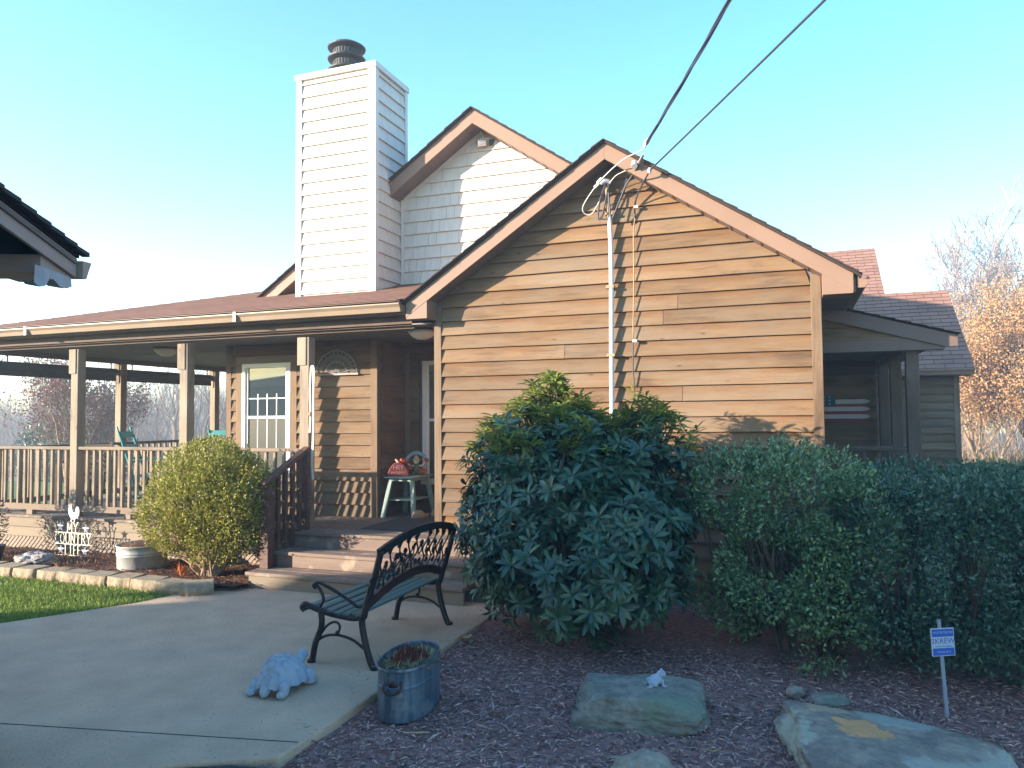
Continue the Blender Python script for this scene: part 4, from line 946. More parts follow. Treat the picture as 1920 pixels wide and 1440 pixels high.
Fq = [(i * nu_ + jx, i * nu_ + (jx + 1) % nu_, (i + 1) * nu_ + (jx + 1) % nu_, (i + 1) * nu_ + jx) for i in range(nv_) for jx in range(nu_)]
sh = MB(); sh.add(V, Fq); sh.build('shell', 'statue', T, smooth=True, local=True)
bd = MB(); rot = lambda a, b_, c_: (Matrix.Rotation(c_, 3, 'Z') @ Matrix.Rotation(a, 3, 'X') @ Matrix.Rotation(b_, 3, 'Y'))
bd.ball((0, 0, .075), (.155, .21, .055), 20); bd.ball((0, .22, .12), (.055, .10, .05), 14, rot(.7, 0, 0)); bd.ball((0, .265, .155), (.044, .05, .044), 12); bd.ball((.004, .285, .175), (.046, .056, .045), 14); bd.ball((.006, .322, .165), (.032, .03, .027), 10)
for s in (-1, 1):
    bd.ball((s * .16, .125, .062), (.058, .055, .062), 12, rot(0, s * .5, 0)); bd.ball((s * .18, .145, .032), (.045, .065, .032), 12)
    bd.ball((s * .135, -.19, .06), (.048, .062, .06), 12, rot(.3, 0, s * .5)); bd.ball((s * .14, -.235, .03), (.042, .05, .03), 12)
bd.ball((0, -.25, .055), (.04, .06, .045), 10, rot(.5, 0, 0))
o = bd.build('body', 'statue', T, smooth=True, local=True); rmod = o.modifiers.new('merge', 'REMESH'); rmod.mode = 'VOXEL'; rmod.voxel_size = .007; rmod.use_smooth_shade = True; sm = o.modifiers.new('smooth', 'SMOOTH'); sm.iterations = 3

# galvanised oval tub with dead plants -----------------------------------------
TB = thing('oval_tub_planter', 'blue-grey galvanised oval tub of straw and dead red stalks on the mulch by the bench', 'planter', (-2.165, 4.045, -.05), R(8))
prof = [(.97, 0), (1.0, .008), (1.0, .02), (1.0, .185), (1.025, .19), (1.025, .20), (1.0, .205), (1.0, .28), (1.035, .285), (1.04, .295), (1.03, .302), (.99, .298), (.985, .24)]
def oval(mb, prof, hx, hy, n=56):
    o_ = len(mb.v)
    for r, z in prof:
        for jx in range(n):
            a = 2 * PI * jx / n; ca, sa = math.cos(a), math.sin(a)
            mb.v.append((hx * r * math.copysign(abs(ca) ** .8, ca), hy * r * math.copysign(abs(sa) ** .8, sa) - 0, z))
    for i in range(len(prof) - 1):
        for jx in range(n): mb.f.append((o_ + i * n + jx, o_ + i * n + (jx + 1) % n, o_ + (i + 1) * n + (jx + 1) % n, o_ + (i + 1) * n + jx))
    return mb
tb = oval(MB(), prof, .150, .275); tub = tb.build('tub', 'galv', TB, smooth=True, local=True); es = tub.modifiers.new('edges', 'EDGE_SPLIT'); es.split_angle = .6
sb = MB(); sb.prism([(.146 * math.cos(2 * PI * i / 40), .268 * math.sin(2 * PI * i / 40)) for i in range(40)], 'z', .2, .258); sb.build('soil', 'soil', TB, local=True)
hd = MB(); hd.tube(curve([(-.045, -.262, .235), (-.052, -.288, .20), (-.02, -.30, .175), (.02, -.30, .175), (.052, -.288, .20), (.045, -.262, .235)]), .008, 6); hd.ball((0, -.272, .215), (.028, .01, .026), 10)
hd.build('handle', 'iron_red', TB, smooth=True, local=True)
n = 1500; a = rng.uniform(0, 2 * PI, n); rr_ = np.sqrt(rng.random(n)) * .98
P = np.stack([.145 * rr_ * np.cos(a), .265 * rr_ * np.sin(a), .258 + rng.uniform(0, .02, n)], 1)
D = np.stack([rng.normal(0, .7, n), rng.normal(0, .7, n), np.abs(rng.normal(.15, .25, n))], 1)
V, Fq = leaf_arrays(P, D, np.tile([0, 0, 1.], (n, 1)) + rng.normal(0, .3, (n, 3)), rng.uniform(.03, .075, n), rng.uniform(.003, .006, n)); np_obj('straw', V, Fq, L_straw, TB, local=True)
n = 500; cc = np.array([(-.03, -.06), (.04, .05), (-.05, .09), (.03, -.02)])[rng.integers(0, 4, n)]
P = np.stack([cc[:, 0] + rng.normal(0, .025, n), cc[:, 1] + rng.normal(0, .03, n), np.full(n, .255)], 1)
D = np.stack([rng.normal(0, .25, n), rng.normal(0, .25, n), np.ones(n)], 1)
V, Fq = leaf_arrays(P, D, rng.normal(0, 1, (n, 3)), rng.uniform(.03, .085, n), rng.uniform(.008, .016, n)); np_obj('dead_stalks', V, Fq, L_sedum, TB, local=True)

# rocks --------------------------------------------------------------------
def rock(name, label, loc, size, mat, seed, power=3.0, amp=.10, shape=None, rzv=0, sub=40, cat='rock', group=None):
    """rounded block with broken faces; shape(x,y,z)->(x,y,z) adjusts the unit form"""
    sub = int(sub * 1.9); mb = MB(); n, m2 = sub * 2, sub; rk = random.Random(seed); planes = []
    for _ in range(16):
        nv = Vector((rk.gauss(0, 1), rk.gauss(0, 1), rk.gauss(0, .8))).normalized(); sup = sum(abs(q) ** (power / (power - 1)) for q in nv) ** ((power - 1) / power); planes.append((nv, sup * rk.uniform(.80, .97)))
    for i in range(m2 + 1):
        t = PI * i / m2
        for jx in range(n):
            a = 2 * PI * jx / n; d = Vector((math.sin(t) * math.cos(a), math.sin(t) * math.sin(a), math.cos(t)))
            r = (abs(d.x) ** power + abs(d.y) ** power + abs(d.z) ** power) ** (-1 / power)
            p = d * r
            for nv, dd in planes:
                ex = p.dot(nv) - dd
                if ex > 0: p = p - nv * ex * .9
            q = d * 1.6 + Vector((seed, seed * 2, 0))
            f = 1 + amp * .8 * mnoise.noise(q) + amp * .45 * mnoise.noise(q * 2.7) + amp * .28 * mnoise.noise(q * 7) + amp * .2 * mnoise.noise(q * 17) + amp * .12 * mnoise.noise(q * 40)
            p = p * f
            if shape: p = Vector(shape(*p))
            mb.v.append((p.x * size[0], p.y * size[1], p.z * size[2]))
    for i in range(m2):
        for jx in range(n): mb.f.append((i * n + jx, (i + 1) * n + jx, (i + 1) * n + (jx + 1) % n, i * n + (jx + 1) % n))
    o = mb.build(name, mat, smooth=True); o.location = loc; o.rotation_euler = (0, 0, rzv); tag(o, label, cat, group); return o
rock('boulder', 'blocky grey-green boulder on the mulch with a small frog figure on top', (-.85, 4.36, -.005), (.36, .25, .125), 'rock_grey', 1.3, 9, .10, lambda x, y, z: (x * (1 - .07 * z), y * (1 - .16 * z), z - .08 * x + .05 * math.sin(x * 4)), R(10))
rock('boulder', 'wide flat grey slab boulder with tan patches at the front of the mulch', (.42, 4.14, -.045), (.48, .40, .11), 'rock_tan', 4.1, 7, .13, lambda x, y, z: (x * (1 + .12 * y), y - .18 * x, z * (1 - .15 * x) - .16 * x + .50 * y * (z > -.4) * .5), R(4))
rock('stone', 'small pale tan stone cut by the bottom of the picture, in front of the boulders', (-.70, 3.64, -.04), (.155, .15, .10), 'rock_pale', 7.7, 2.4, .2, lambda x, y, z: (x, y, z * (1 - .5 * abs(x))), R(20), 26)
rock('stone', 'small round tan stone half buried behind the flat slab', (-.03, 4.93, -.02), (.055, .05, .04), 'rock_pale', 2.2, 2.2, .15, None, 0, 16)
rock('stone', 'low dark flat stone in the mulch behind the slab, right of the tan one', (.16, 4.88, -.035), (.12, .08, .045), 'rock_grey', 3.2, 2.6, .15, None, .2, 18)
rock('stone', 'jagged pale grey rock in the flower bed behind the edging blocks', (-8.03, 6.16, .09), (.24, .14, .085), 'rock_white', 5.5, 2.2, .35, None, .1, 26)
# frog figure
FR = MB(); FR.ball((0, 0, .028), (.034, .026, .026), 12, rot(0, -.35, 0)); FR.ball((.026, 0, .052), (.022, .021, .017), 12)
for s in (-1, 1):
    FR.ball((.03, s * .013, .066), .008, 8); FR.ball((-.02, s * .024, .018), (.026, .012, .016), 8, rot(0, .3, s * .4)); FR.ball((.026, s * .02, .016), (.008, .008, .02), 8); FR.ball((.034, s * .023, .004), (.014, .008, .005), 8); FR.ball((-.038, s * .03, .004), (.018, .009, .005), 8)
o = FR.build('frog_figure', 'statue', smooth=True); o.location = (-.775, 4.40, .112); o.rotation_euler = (0, 0, R(25)); o.scale = (1.25, 1.25, 1.25)
rmod = o.modifiers.new('merge', 'REMESH'); rmod.mode = 'VOXEL'; rmod.voxel_size = .003; rmod.use_smooth_shade = True
tag(o, 'small blue-grey frog figure sitting on the blocky boulder', 'figurine')

# yard sign ------------------------------------------------------------------
YS = thing('yard_sign', 'small blue and white security sign on a grey stake in front of the hedge', 'sign', (.772, 4.90, -.05), R(-14))
MB().tube([(0, .012, 0), (-.004, .012, .30), (-.006, .012, .535)], .011, 8).build('stake', 'stake_grey', YS, local=True)
pl = MB().box(-.068, .068, -.003, .003, .335, .49).build('sign_panel', 'sign_white', YS, local=True, bevel=.002)
MB().box(-.062, .062, -.0046, -.0032, .443, .4845).build('blue_band', 'blue', pl, local=True); MB().box(-.062, .062, -.0046, -.0032, .3405, .380).build('blue_band', 'blue', pl, local=True)
def face(x, z, y=-.0052): return Matrix.Translation((x, y, z)) @ Matrix.Rotation(R(90), 4, 'X')
text_mesh('PROTECTED BY', .0165, 'sign_white', 'lettering', pl, face(0, .4655), .0003)
text_mesh('2KREW', .042, 'blue', 'lettering', pl, face(0, .418, -.0036), .0003); text_mesh('Security & Surveillance', .0105, 'blue', 'lettering', pl, face(0, .390, -.0036), .0003)
text_mesh('724-833-8574', .0145, 'sign_white', 'lettering', pl, face(0, .3585), .0003)
YS.rotation_euler = (R(-2), R(-1.5), R(24))

# my country life sign ---------------------------------------------------------
CS = thing('garden_sign', 'cream metal rooster sign reading MY COUNTRY LIFE with four stars in the flower bed', 'sign', (-8.0, 6.62, .03)); CS.scale = (1.17, 1.17, 1.17)
def letter(mb, ch_, x, z, w, h, y=0, sw=.0085):
    L = {'M': [[(0, 0), (0, 1)], [(0, 1), (.5, .2)], [(.5, .2), (1, 1)], [(1, 1), (1, 0)]], 'Y': [[(0, 1), (.5, .48)], [(1, 1), (.5, .48)], [(.5, .48), (.5, 0)]],
         'C': 'arc', 'O': 'arc', 'U': [[(.05, 1), (.05, .3), (.2, .06), (.5, 0), (.8, .06), (.95, .3), (.95, 1)]], 'N': [[(.05, 0), (.05, 1)], [(.05, 1), (.95, 0)], [(.95, 0), (.95, 1)]],
         'T': [[(0, .98), (1, .98)], [(.5, 1), (.5, 0)]], 'R': [[(.12, 0), (.12, 1)], [(.12, .97), (.7, .95), (.88, .78), (.7, .55), (.12, .5)], [(.5, .5), (.95, 0)]],
         'L': [[(.15, 1), (.15, 0)], [(.15, .03), (.95, .03)]], 'I': [[(.5, 0), (.5, 1)]], 'F': [[(.15, 0), (.15, 1)], [(.15, .97), (.9, .97)], [(.15, .52), (.7, .52)]], 'E': [[(.15, 0), (.15, 1)], [(.15, .97), (.92, .97)], [(.15, .52), (.72, .52)], [(.15, .03), (.95, .03)]]}[ch_]
    if L == 'arc':
        a0, a1 = (0, 360) if ch_ == 'O' else (48, 312)
        L = [[(.5 + .5 * math.cos(R(a0 + (a1 - a0) * k / 14)), .5 + .5 * math.sin(R(a0 + (a1 - a0) * k / 14))) for k in range(15)]]
    for st_ in L:
        for (u0, v0), (u1, v1) in zip(st_, st_[1:]):
            mb.beam((x + u0 * w, y, z + v0 * h), (x + u1 * w, y, z + v1 * h), .004, sw if abs(v1 - v0) > .35 else sw * .75, (1, 0, .001) if abs(u1 - u0) < .5 else (0, 0, 1))
    for u, v in {'M': [(0, 0), (1, 0), (0, 1), (1, 1)], 'Y': [(0, 1), (1, 1), (.5, 0)], 'U': [(.05, 1), (.95, 1)], 'N': [(.05, 0), (.05, 1), (.95, 1)], 'T': [(.5, 0)], 'R': [(.12, 0), (.12, 1), (.95, 0)], 'L': [(.15, 1), (.15, 0)], 'I': [(.5, 0), (.5, 1)], 'F': [(.15, 0), (.15, 1)], 'E': [(.15, 1), (.15, 0)], 'C': [], 'O': []}[ch_]:
        mb.beam((x + u * w - .011, y, z + v * h), (x + u * w + .011, y, z + v * h), .004, .0045)
def word(txt, x0, x1, z, h):
    mb = MB(); n_ = len(txt); p = (x1 - x0) / n_
    for i, ch_ in enumerate(txt): letter(mb, ch_, x0 + i * p + p * .12, z, p * (.74 if ch_ != 'I' else .74), h)
    return mb.build('lettering', 'white_metal', CS, local=True)
word('MY', -.085, .075, .262, .10); word('COUNTRY', -.25, .25, .148, .10); word('LIFE', -.115, .115, .035, .098)
fr = MB(); 
for x0, x1, z in ((-.25, .25, .256), (-.25, .25, .142), (-.2, .2, .029)): fr.box(x0, x1, -.002, .002, z - .004, z + .003)
for s in (-.1, .1): fr.box(s - .004, s + .004, -.003, .003, -.16, .029)
fr.box(-.1, .1, -.003, .003, -.07, -.063); fr.build('frame', 'white_metal', CS, local=True)
def star(x, z, r):
    mb = MB(); v = [(x, -.014, z), (x, .003, z)]
    for k in range(10):
        a = PI / 2 + k * PI / 5; q = r if k % 2 == 0 else r * .42; v.append((x + q * math.cos(a), 0, z + q * math.sin(a)))
    mb.add(v, [(0, 2 + k, 2 + (k + 1) % 10) for k in range(10)] + [(1, 2 + (k + 1) % 10, 2 + k) for k in range(10)]); return mb.build('star', 'white_paint', CS, local=True)
for x, z in ((-.175, .312), (.175, .298), (-.165, .082), (.165, .075)): star(x, z, .052)
ro = [(-.035, -.002), (-.028, .03), (-.048, .055), (-.066, .09), (-.066, .125), (-.056, .155), (-.068, .162), (-.058, .172), (-.05, .186), (-.042, .176), (-.034, .19), (-.026, .178), (-.016, .18), (-.022, .158), (-.02, .125), (-.008, .095), (.012, .088), (.03, .10), (.034, .135), (.052, .155), (.074, .14), (.082, .105), (.078, .07), (.062, .045), (.064, .03), (.046, .04), (.03, .03), (.022, .012), (.026, -.002), (.014, -.002), (.01, .022), (-.008, .024), (-.02, .022), (-.022, -.002)]
MB().prism([(x, z + .368) for x, z in ro], 'y', -.003, .003).build('rooster', 'white_paint', CS, local=True)
MB().prism([(-.058, .54), (-.052, .556), (-.043, .546), (-.034, .56), (-.026, .548), (-.02, .552), (-.024, .536), (-.05, .532)], 'y', -.005, .005).build('rooster_comb', 'red_decor', CS, local=True)

# white tub planter, left pot, edging blocks -------------------------------------
WT = thing('round_tub_planter', 'pale galvanised round tub planter with brown soil in the flower bed', 'planter', (-6.72, 6.42, .04))
MB().lathe([(.245, 0), (.25, .01), (.252, .15), (.26, .155), (.253, .162), (.254, .175), (.262, .18), (.256, .187), (.257, .245), (.268, .25), (.268, .262), (.255, .262), (.25, .22)], (0, 0, 0), 40).build('tub', 'galv_pale', WT, smooth=True, local=True)
MB().lathe([(.252, .215), (.2, .255), (.1, .275), (0, .28)], (0, 0, 0), 24).build('soil', 'mulch_bed', WT, smooth=True, local=True)
n = 260; a = rng.uniform(0, 2 * PI, n); q = np.sqrt(rng.random(n)) * .24; P = np.stack([q * np.cos(a), q * np.sin(a), .27 - q * .18], 1); D = np.stack([rng.normal(0, .6, n), rng.normal(0, .6, n), np.abs(rng.normal(.5, .4, n))], 1)
V, Fq = leaf_arrays(P, D, rng.normal(0, 1, (n, 3)), rng.uniform(.03, .07, n), rng.uniform(.006, .012, n)); np_obj('dead_stalks', V, Fq, L_dry, WT, local=True)
PT = thing('plant_pot', 'dark glazed plant pot cut by the left edge behind the edging blocks', 'plant pot', (-8.49, 6.0, .03))
MB().lathe([(.08, 0), (.11, .12), (.125, .2), (.135, .205), (.135, .225), (.12, .225), (.115, .19), (0, .19)], (0, 0, 0), 28).build('pot', 'iron', PT, smooth=True, local=True)
MB().lathe([(.115, .195), (0, .205)], (0, 0, 0), 20).build('soil', 'soil', PT, local=True)
def block(x, y, rzv, label, w=.312, d=.21, h=.125, wob=0):
    mb = MB(); N_ = 8; seed = random.uniform(0, 99); top = []
    for i in range(N_ + 1):
        t = i / N_; off = .012 * mnoise.noise(Vector((t * 5, seed, 0)))
        mb.v += [(-w / 2 + w * t, -d / 2 + off - .014 * math.sin(PI * t), 0), (-w / 2 + w * t, -d / 2 - .016 + off * 1.6 - .014 * math.sin(PI * t), h * .5), (-w / 2 + w * t, -d / 2 + off * .6 - .012 * math.sin(PI * t), h), ((-w / 2 + w * t) * .80, d / 2, h), ((-w / 2 + w * t) * .80, d / 2, 0)]
    for i in range(N_):
        for jx in range(4): mb.f.append((i * 5 + jx, i * 5 + 5 + jx, i * 5 + 6 + jx, i * 5 + jx + 1))
    mb.f += [(0, 1, 2, 3, 4), tuple(N_ * 5 + k for k in (4, 3, 2, 1, 0))]
    o = mb.build('edging_block', 'block', bevel=.006); o.location = (x, y, -.02); o.rotation_euler = (random.uniform(-.03, .03), random.uniform(-.03, .03), rzv)
    tag(o, label, 'edging block', 'concrete edging blocks along the flower bed'); return o
xs_ = [-8.62, -8.28, -7.95, -7.61, -7.27, -6.94, -6.61, -6.28, -5.95]
for i, x in enumerate(xs_):
    lab = {0: 'tan edging block at the far left end, in front of the dark pot', 4: 'tan edging block with a curled brown leaf lying on it', 7: 'tan edging block below the pale round tub, third from the right end'}.get(i, 'tan rough edging block in the row between lawn and flower bed')
    block(x, 5.85 + .012 * math.sin(i * 2) - .006 * i, random.uniform(-.06, .06), lab)
block(-5.63, 5.765, R(3), 'tan edging block second from the right end, beside the bush'); block(-5.36, 5.80, R(33), 'last edging block at the right end, turned towards the steps', .30, .22)

# fallen leaves and a stick --------------------------------------------------------
def fallen_leaf(x, y, z, s, mat, label, rzv, curl=.3, w=.6):
    mb = MB(); rows = 7
    prof_ = [.05, .45, .8, .55, .95, .5, .03]
    for i in range(rows):
        t = i / (rows - 1) * 2 - 1; wd = prof_[i] * w * s * .5; zz = curl * s * t * t * .5
        mb.v += [(t * s * .5, -wd, zz + wd * .5), (t * s * .5, 0, zz), (t * s * .5, wd, zz + wd * .4)]
    for i in range(rows - 1):
        for jx in (0, 1): mb.f.append((i * 3 + jx, i * 3 + 3 + jx, i * 3 + 4 + jx, i * 3 + jx + 1))
    mb.tube([(-.5 * s, 0, curl * s * .5), (-.75 * s, .04 * s, curl * s * .3)], .02 * s, 4)
    o = mb.build('fallen_leaf', mat); o.location = (x, y, z); o.rotation_euler = (random.uniform(-.2, .2), random.uniform(-.2, .2), rzv); o.data.materials[0] = M[mat]
    tag(o, label, 'leaf'); return o
M['leaf_tan'] = basic('tan_fallen_leaf', (.50, .30, .13), (.36, .2, .08), 20, .7); M['leaf_yellow'] = basic('yellow_fallen_leaf', (.50, .33, .04), (.4, .24, .03), 20, .6); M['leaf_red'] = basic('rust_fallen_leaf', (.33, .12, .05), (.24, .08, .04), 20, .7)
fallen_leaf(-6.45, 5.35, .03, .10, 'leaf_tan', 'tan curled leaf lying on the lawn grass', .6, .6)
fallen_leaf(-7.26, 5.86, .115, .17, 'leaf_red', 'curled rust-brown leaf draped over an edging block', .9, .7, .5)
fallen_leaf(-2.33, 5.22, .0, .13, 'leaf_tan', 'tan leaf at the edge of the walk under the rhododendron', 1.2, .5)
fallen_leaf(-1.62, 4.08, -.035, .075, 'leaf_red', 'rust leaf on the mulch between the tub and the boulder', .4, .4)
fallen_leaf(-.42, 3.98, -.035, .07, 'leaf_yellow', 'thin yellow leaf on the mulch between the two boulders', .3, .4, .3)
fallen_leaf(-.60, 3.93, -.035, .06, 'leaf_tan', 'small pale tan leaf on the mulch in front of the blocky boulder', -.4, .3, .5)
tag(MB().tube([(-2.0, 3.66, -.03), (-1.86, 3.70, -.026)], .004, 5).build('stick', 'straw'), 'short pale stick lying on the mulch in front of the oval tub', 'stick')

# rocking chairs --------------------------------------------------------------------
def rocking_chair(loc, rz_, label):
    t = thing('rocking_chair', label, 'rocking chair', loc, rz_, 'teal rocking chairs on the porch')
    # local: faces +y
    for s in (-1, 1):
        x = s * .25
        MB().tube(curve([(x, -.42, .09), (x, -.2, .04), (x, .1, .025), (x, .4, .075)]), .017, 6).build('rocker', 'teal', t, smooth=True, local=True)
        MB().tube(curve([(x, -.16, .05), (x, -.2, .4), (x, -.32, .8), (x, -.42, 1.09)]), [.02] * 12 + [.018] * 5 + [.012] * 2, 8).build('back_post', 'teal', t, smooth=True, local=True)
        MB().tube([(x, .22, .05), (x, .24, .62)], .018, 8).build('front_leg', 'teal', t, smooth=True, local=True)
        MB().box(x - .035, x + .035, -.26, .30, .615, .635).build('armrest', 'teal', t, local=True, bevel=.005)
    MB().box(-.26, .26, -.2, .27, .385, .405).build('seat', 'teal', t, local=True, bevel=.005)
    for z, y in ((.98, -.38), (.80, -.32), (.62, -.265)): MB().box(-.25, .25, y - .008, y + .008, z - .045, z + .035).build('back_slat', 'teal', t, local=True, bevel=.004)
    for x0, x1, y, z in ((-.25, .25, .23, .22), (-.25, .25, -.18, .25)): MB().tube([(x0, y, z), (x1, y, z)], .011, 6).build('stretcher', 'teal', t, local=True)
    for s in (-1, 1): MB().tube([(s * .25, -.18, .2), (s * .25, .23, .2)], .011, 6).build('stretcher', 'teal', t, local=True)
    return t
rocking_chair((-8.60, 8.40, ZD), R(-62), 'teal rocking chair in profile, left of the middle porch post')
rocking_chair((-8.30, 9.75, ZD), R(15), 'teal rocking chair behind the middle porch post, near the window')
# slatted wooden chair behind the railing at the left
SCH = thing('slatted_chair', 'weathered wooden slat-back chair behind the railing at the left', 'chair', (-9.35, 7.9, ZD), R(-150))
for s in (-1, 1):
    MB().box(s * .26 - .02, s * .26 + .02, -.28, -.24, 0, .86).build('back_post', 'post', SCH, local=True); MB().box(s * .26 - .02, s * .26 + .02, .22, .26, 0, .60).build('front_leg', 'post', SCH, local=True); MB().box(s * .26 - .035, s * .26 + .035, -.28, .28, .60, .62).build('armrest', 'rail', SCH, local=True)
for k in range(6): MB().box(-.24, .24, -.275, -.258, .44 + k * .07, .49 + k * .07).build('back_slat', 'rail', SCH, local=True)
for k in range(6): MB().box(-.25, .25, -.23 + k * .08, -.17 + k * .08, .38, .395).build('seat_slat', 'rail', SCH, local=True)
# rolled shades along the left side of the porch
for y0, y1, lab in ((7.05, 8.9, 'dark rolled-up porch shade at the far left, nearest the front corner'), (9.1, 10.95, 'dark rolled-up porch shade between the two far porch posts')):
    t = thing('roller_shade', lab, 'porch shade', (-9.9, (y0 + y1) / 2, 2.36), 0, 'rolled porch shades')
    MB().tube([(-9.9, y0, 2.40), (-9.9, y1, 2.40)], .055, 10).build('roll', 'dark_shade', t, smooth=True); MB().box(-9.905, -9.895, y0, y1, 2.26, 2.37).build('shade_cloth', 'dark_shade', t)
    for y in (y0 + .1, y1 - .1): MB().box(-9.91, -9.89, y - .01, y + .01, 2.45, 2.54).build('bracket', 'dark_metal', t)
    pass
# ceiling lights
for loc, lab in (((-7.75, 7.75, 2.605), 'round glass ceiling light on the porch ceiling left of the middle post'), ((-3.72, 7.25, 2.605), 'ribbed glass ceiling light tucked under the eave by the front gable corner')):
    t = thing('ceiling_light', lab, 'ceiling light', loc, 0, 'porch ceiling lights')
    MB().lathe([(.16, -.02), (.16, 0)], (0, 0, 0), 24).build('base', 'dark_metal', t, local=True)
    MB().lathe([(0, -.12), (.06, -.112), (.11, -.085), (.145, -.05), (.155, -.021)], (0, 0, 0), 24).build('shade', 'globe', t, smooth=True, local=True)

# fan-shaped wall art and strap --------------------------------------------------------
FA = thing('wall_art', 'half-round wire fan ornament hanging on the porch wall', 'wall art', (-5.23, YH - .045, 2.19))
f = MB(); 
for r_, w_ in ((.29, .009), (.15, .006)): f.tube([(r_ * math.cos(PI * k / 24), 0, r_ * math.sin(PI * k / 24)) for k in range(25)], w_, 5)
f.box(-.31, .31, -.008, .008, -.012, .012); f.build('frame', 'art_metal', FA, local=True)
f = MB()
for k in range(1, 12): a = PI * k / 12; f.tube([(.03 * math.cos(a), 0, .03 * math.sin(a)), (.15 * math.cos(a), 0, .15 * math.sin(a))], .004, 4)
for k in range(13):
    a = PI * (k + .5) / 14 + .03; c0 = Vector((.15 * math.cos(a), 0, .15 * math.sin(a))); d0 = Vector((math.cos(a), 0, math.sin(a))); e0 = Vector((-math.sin(a), 0, math.cos(a)))
    for s in (-1, 1): f.tube(curve([c0, c0 + d0 * .04 + e0 * .03 * s, c0 + d0 * .09 + e0 * .025 * s, c0 + d0 * .085 - e0 * .012 * s, c0 + d0 * .055 + e0 * .005 * s], 3), .0035, 4)
    f.ball(c0 + d0 * .115, .012, 6)
for k in range(7):
    a = PI * (k + .5) / 7; f.ball((.055 * math.cos(a), 0, .055 * math.sin(a)), .011, 6)
f.build('scrollwork', 'art_metal', FA, local=True)
SR = thing('hanging_strap', 'pale strap with a brass clip hanging from the right porch post', 'strap', (-4.87, 6.88, 2.2))
m = MB(); pts = curve([(-4.875, 6.885, 2.18), (-4.86, 6.88, 2.215), (-4.838, 6.88, 2.18), (-4.842, 6.882, 1.9), (-4.84, 6.88, 1.5), (-4.85, 6.88, 1.2), (-4.84, 6.88, 1.0)])
for i in range(len(pts) - 1): m.beam(pts[i], pts[i + 1], .006, .024, (1, 0, .01))
m.build('strap', 'cream', SR); m = MB(); pts = curve([(-4.875, 6.884, 2.18), (-4.885, 6.882, 1.95), (-4.88, 6.884, 1.72), (-4.885, 6.88, 1.5)])
for i in range(len(pts) - 1): m.beam(pts[i], pts[i + 1], .005, .02, (1, 0, .01))
m.build('strap', 'cream', SR); MB().ball((-4.88, 6.875, 1.70), (.016, .01, .028), 8).build('clip', 'cable_tan', SR)

# plant table with decorations, shoes, mat ----------------------------------------------
TX, TY = -4.40, 8.22
TBL = thing('side_table', 'pale green splay-legged side table in the entry recess', 'table', (TX, TY, ZD))
MB().box(-.19, .19, -.27, .27, .465, .485).build('tabletop', 'table_green', TBL, local=True, bevel=.006)
MB().box(-.16, .16, -.23, .23, .20, .212).build('shelf', 'table_green', TBL, local=True, bevel=.004)
for sx in (-1, 1):
    for sy in (-1, 1): MB().beam((sx * .205, sy * .27, 0), (sx * .14, sy * .19, .465), .04, .05, (sx * .5, 0, .2)).build('leg', 'table_green', TBL, local=True, bevel=.003)
ap = MB(); ap.box(-.14, .14, -.21, -.195, .43, .465); ap.box(-.14, .14, .195, .21, .43, .465); ap.box(-.15, -.135, -.195, .195, .43, .465); ap.box(.135, .15, -.195, .195, .43, .465); ap.build('apron', 'table_green', TBL, local=True)
tz = ZD + .485
PK = thing('pumpkin_sign', 'red-orange pumpkin-shaped decoration with pale lettering on the side table', 'decoration', (-4.45, 8.04, tz), R(28))
MB().prism([(-.115, 0), (.115, 0), (.125, .04), (.10, .10), (.06, .15), (.02, .165), (-.02, .165), (-.06, .15), (-.10, .10), (-.125, .04)], 'y', -.02, .02).build('pumpkin', 'red_decor', PK, local=True, bevel=.008)
MB().tube(curve([(-.005, 0, .16), (-.015, 0, .185), (-.035, 0, .205)]), .012, 6).build('stem', 'cream', PK, local=True)
text_mesh('HEY', .07, 'pink_letter', 'lettering', PK, Matrix.Translation((0, -.0215, .105)) @ Matrix.Rotation(R(90), 4, 'X')); text_mesh('pumpkin', .05, 'pink_letter', 'lettering', PK, Matrix.Translation((0, -.0215, .05)) @ Matrix.Rotation(R(90), 4, 'X'))
n = 60; P = np.stack([rng.normal(.05, .02, n), rng.normal(-.01, .015, n), rng.uniform(.15, .17, n)], 1); V, Fq = leaf_arrays(P, rng.normal(0, 1, (n, 3)) + [0, 0, .8], rng.normal(0, 1, (n, 3)), .06, .02); np_obj('leaf_bow', V, Fq, leaf_mat('red_silk_leaf', (.30, .03, .02), (.48, .09, .03), .6, .1), PK, local=True)
SCW = thing('scarecrow_figure', 'small seated scarecrow decoration under a pale blue arched banner on the side table', 'decoration', (-4.36, 8.33, tz), R(25))
s_ = MB(); s_.ball((0, 0, .075), (.042, .035, .06), 12); s_.ball((-.03, -.05, .028), (.02, .045, .02), 8); s_.ball((.03, -.05, .028), (.02, .045, .02), 8); s_.build('body', 'olive', SCW, smooth=True, local=True)
MB().ball((0, -.005, .165), (.036, .034, .036), 14).ball((0, -.037, .162), .006, 6).build('head', 'cream', SCW, smooth=True, local=True)
MB().lathe([(.06, .183), (.055, .188), (.034, .192), (.026, .215), (.012, .235), (0, .238)], (0, 0, 0), 16).build('hat', 'straw', SCW, smooth=True, local=True)
s_ = MB(); 
for sx in (-1, 1): s_.tube(curve([(sx * .03, 0, .115), (sx * .06, -.01, .105), (sx * .09, -.02, .125)]), .012, 6); s_.ball((sx * .092, -.02, .128), .014, 6)
s_.build('sleeve', 'cream', SCW, smooth=True, local=True)
bn = MB(); k = 16; vv = []
for i in range(k + 1):
    a = R(160 - 140 * i / k)
    for r_ in (.13, .175):
        for y in (-.004, .004): vv.append((r_ * math.cos(a) * .86, y, .115 + r_ * math.sin(a)))
ff = []
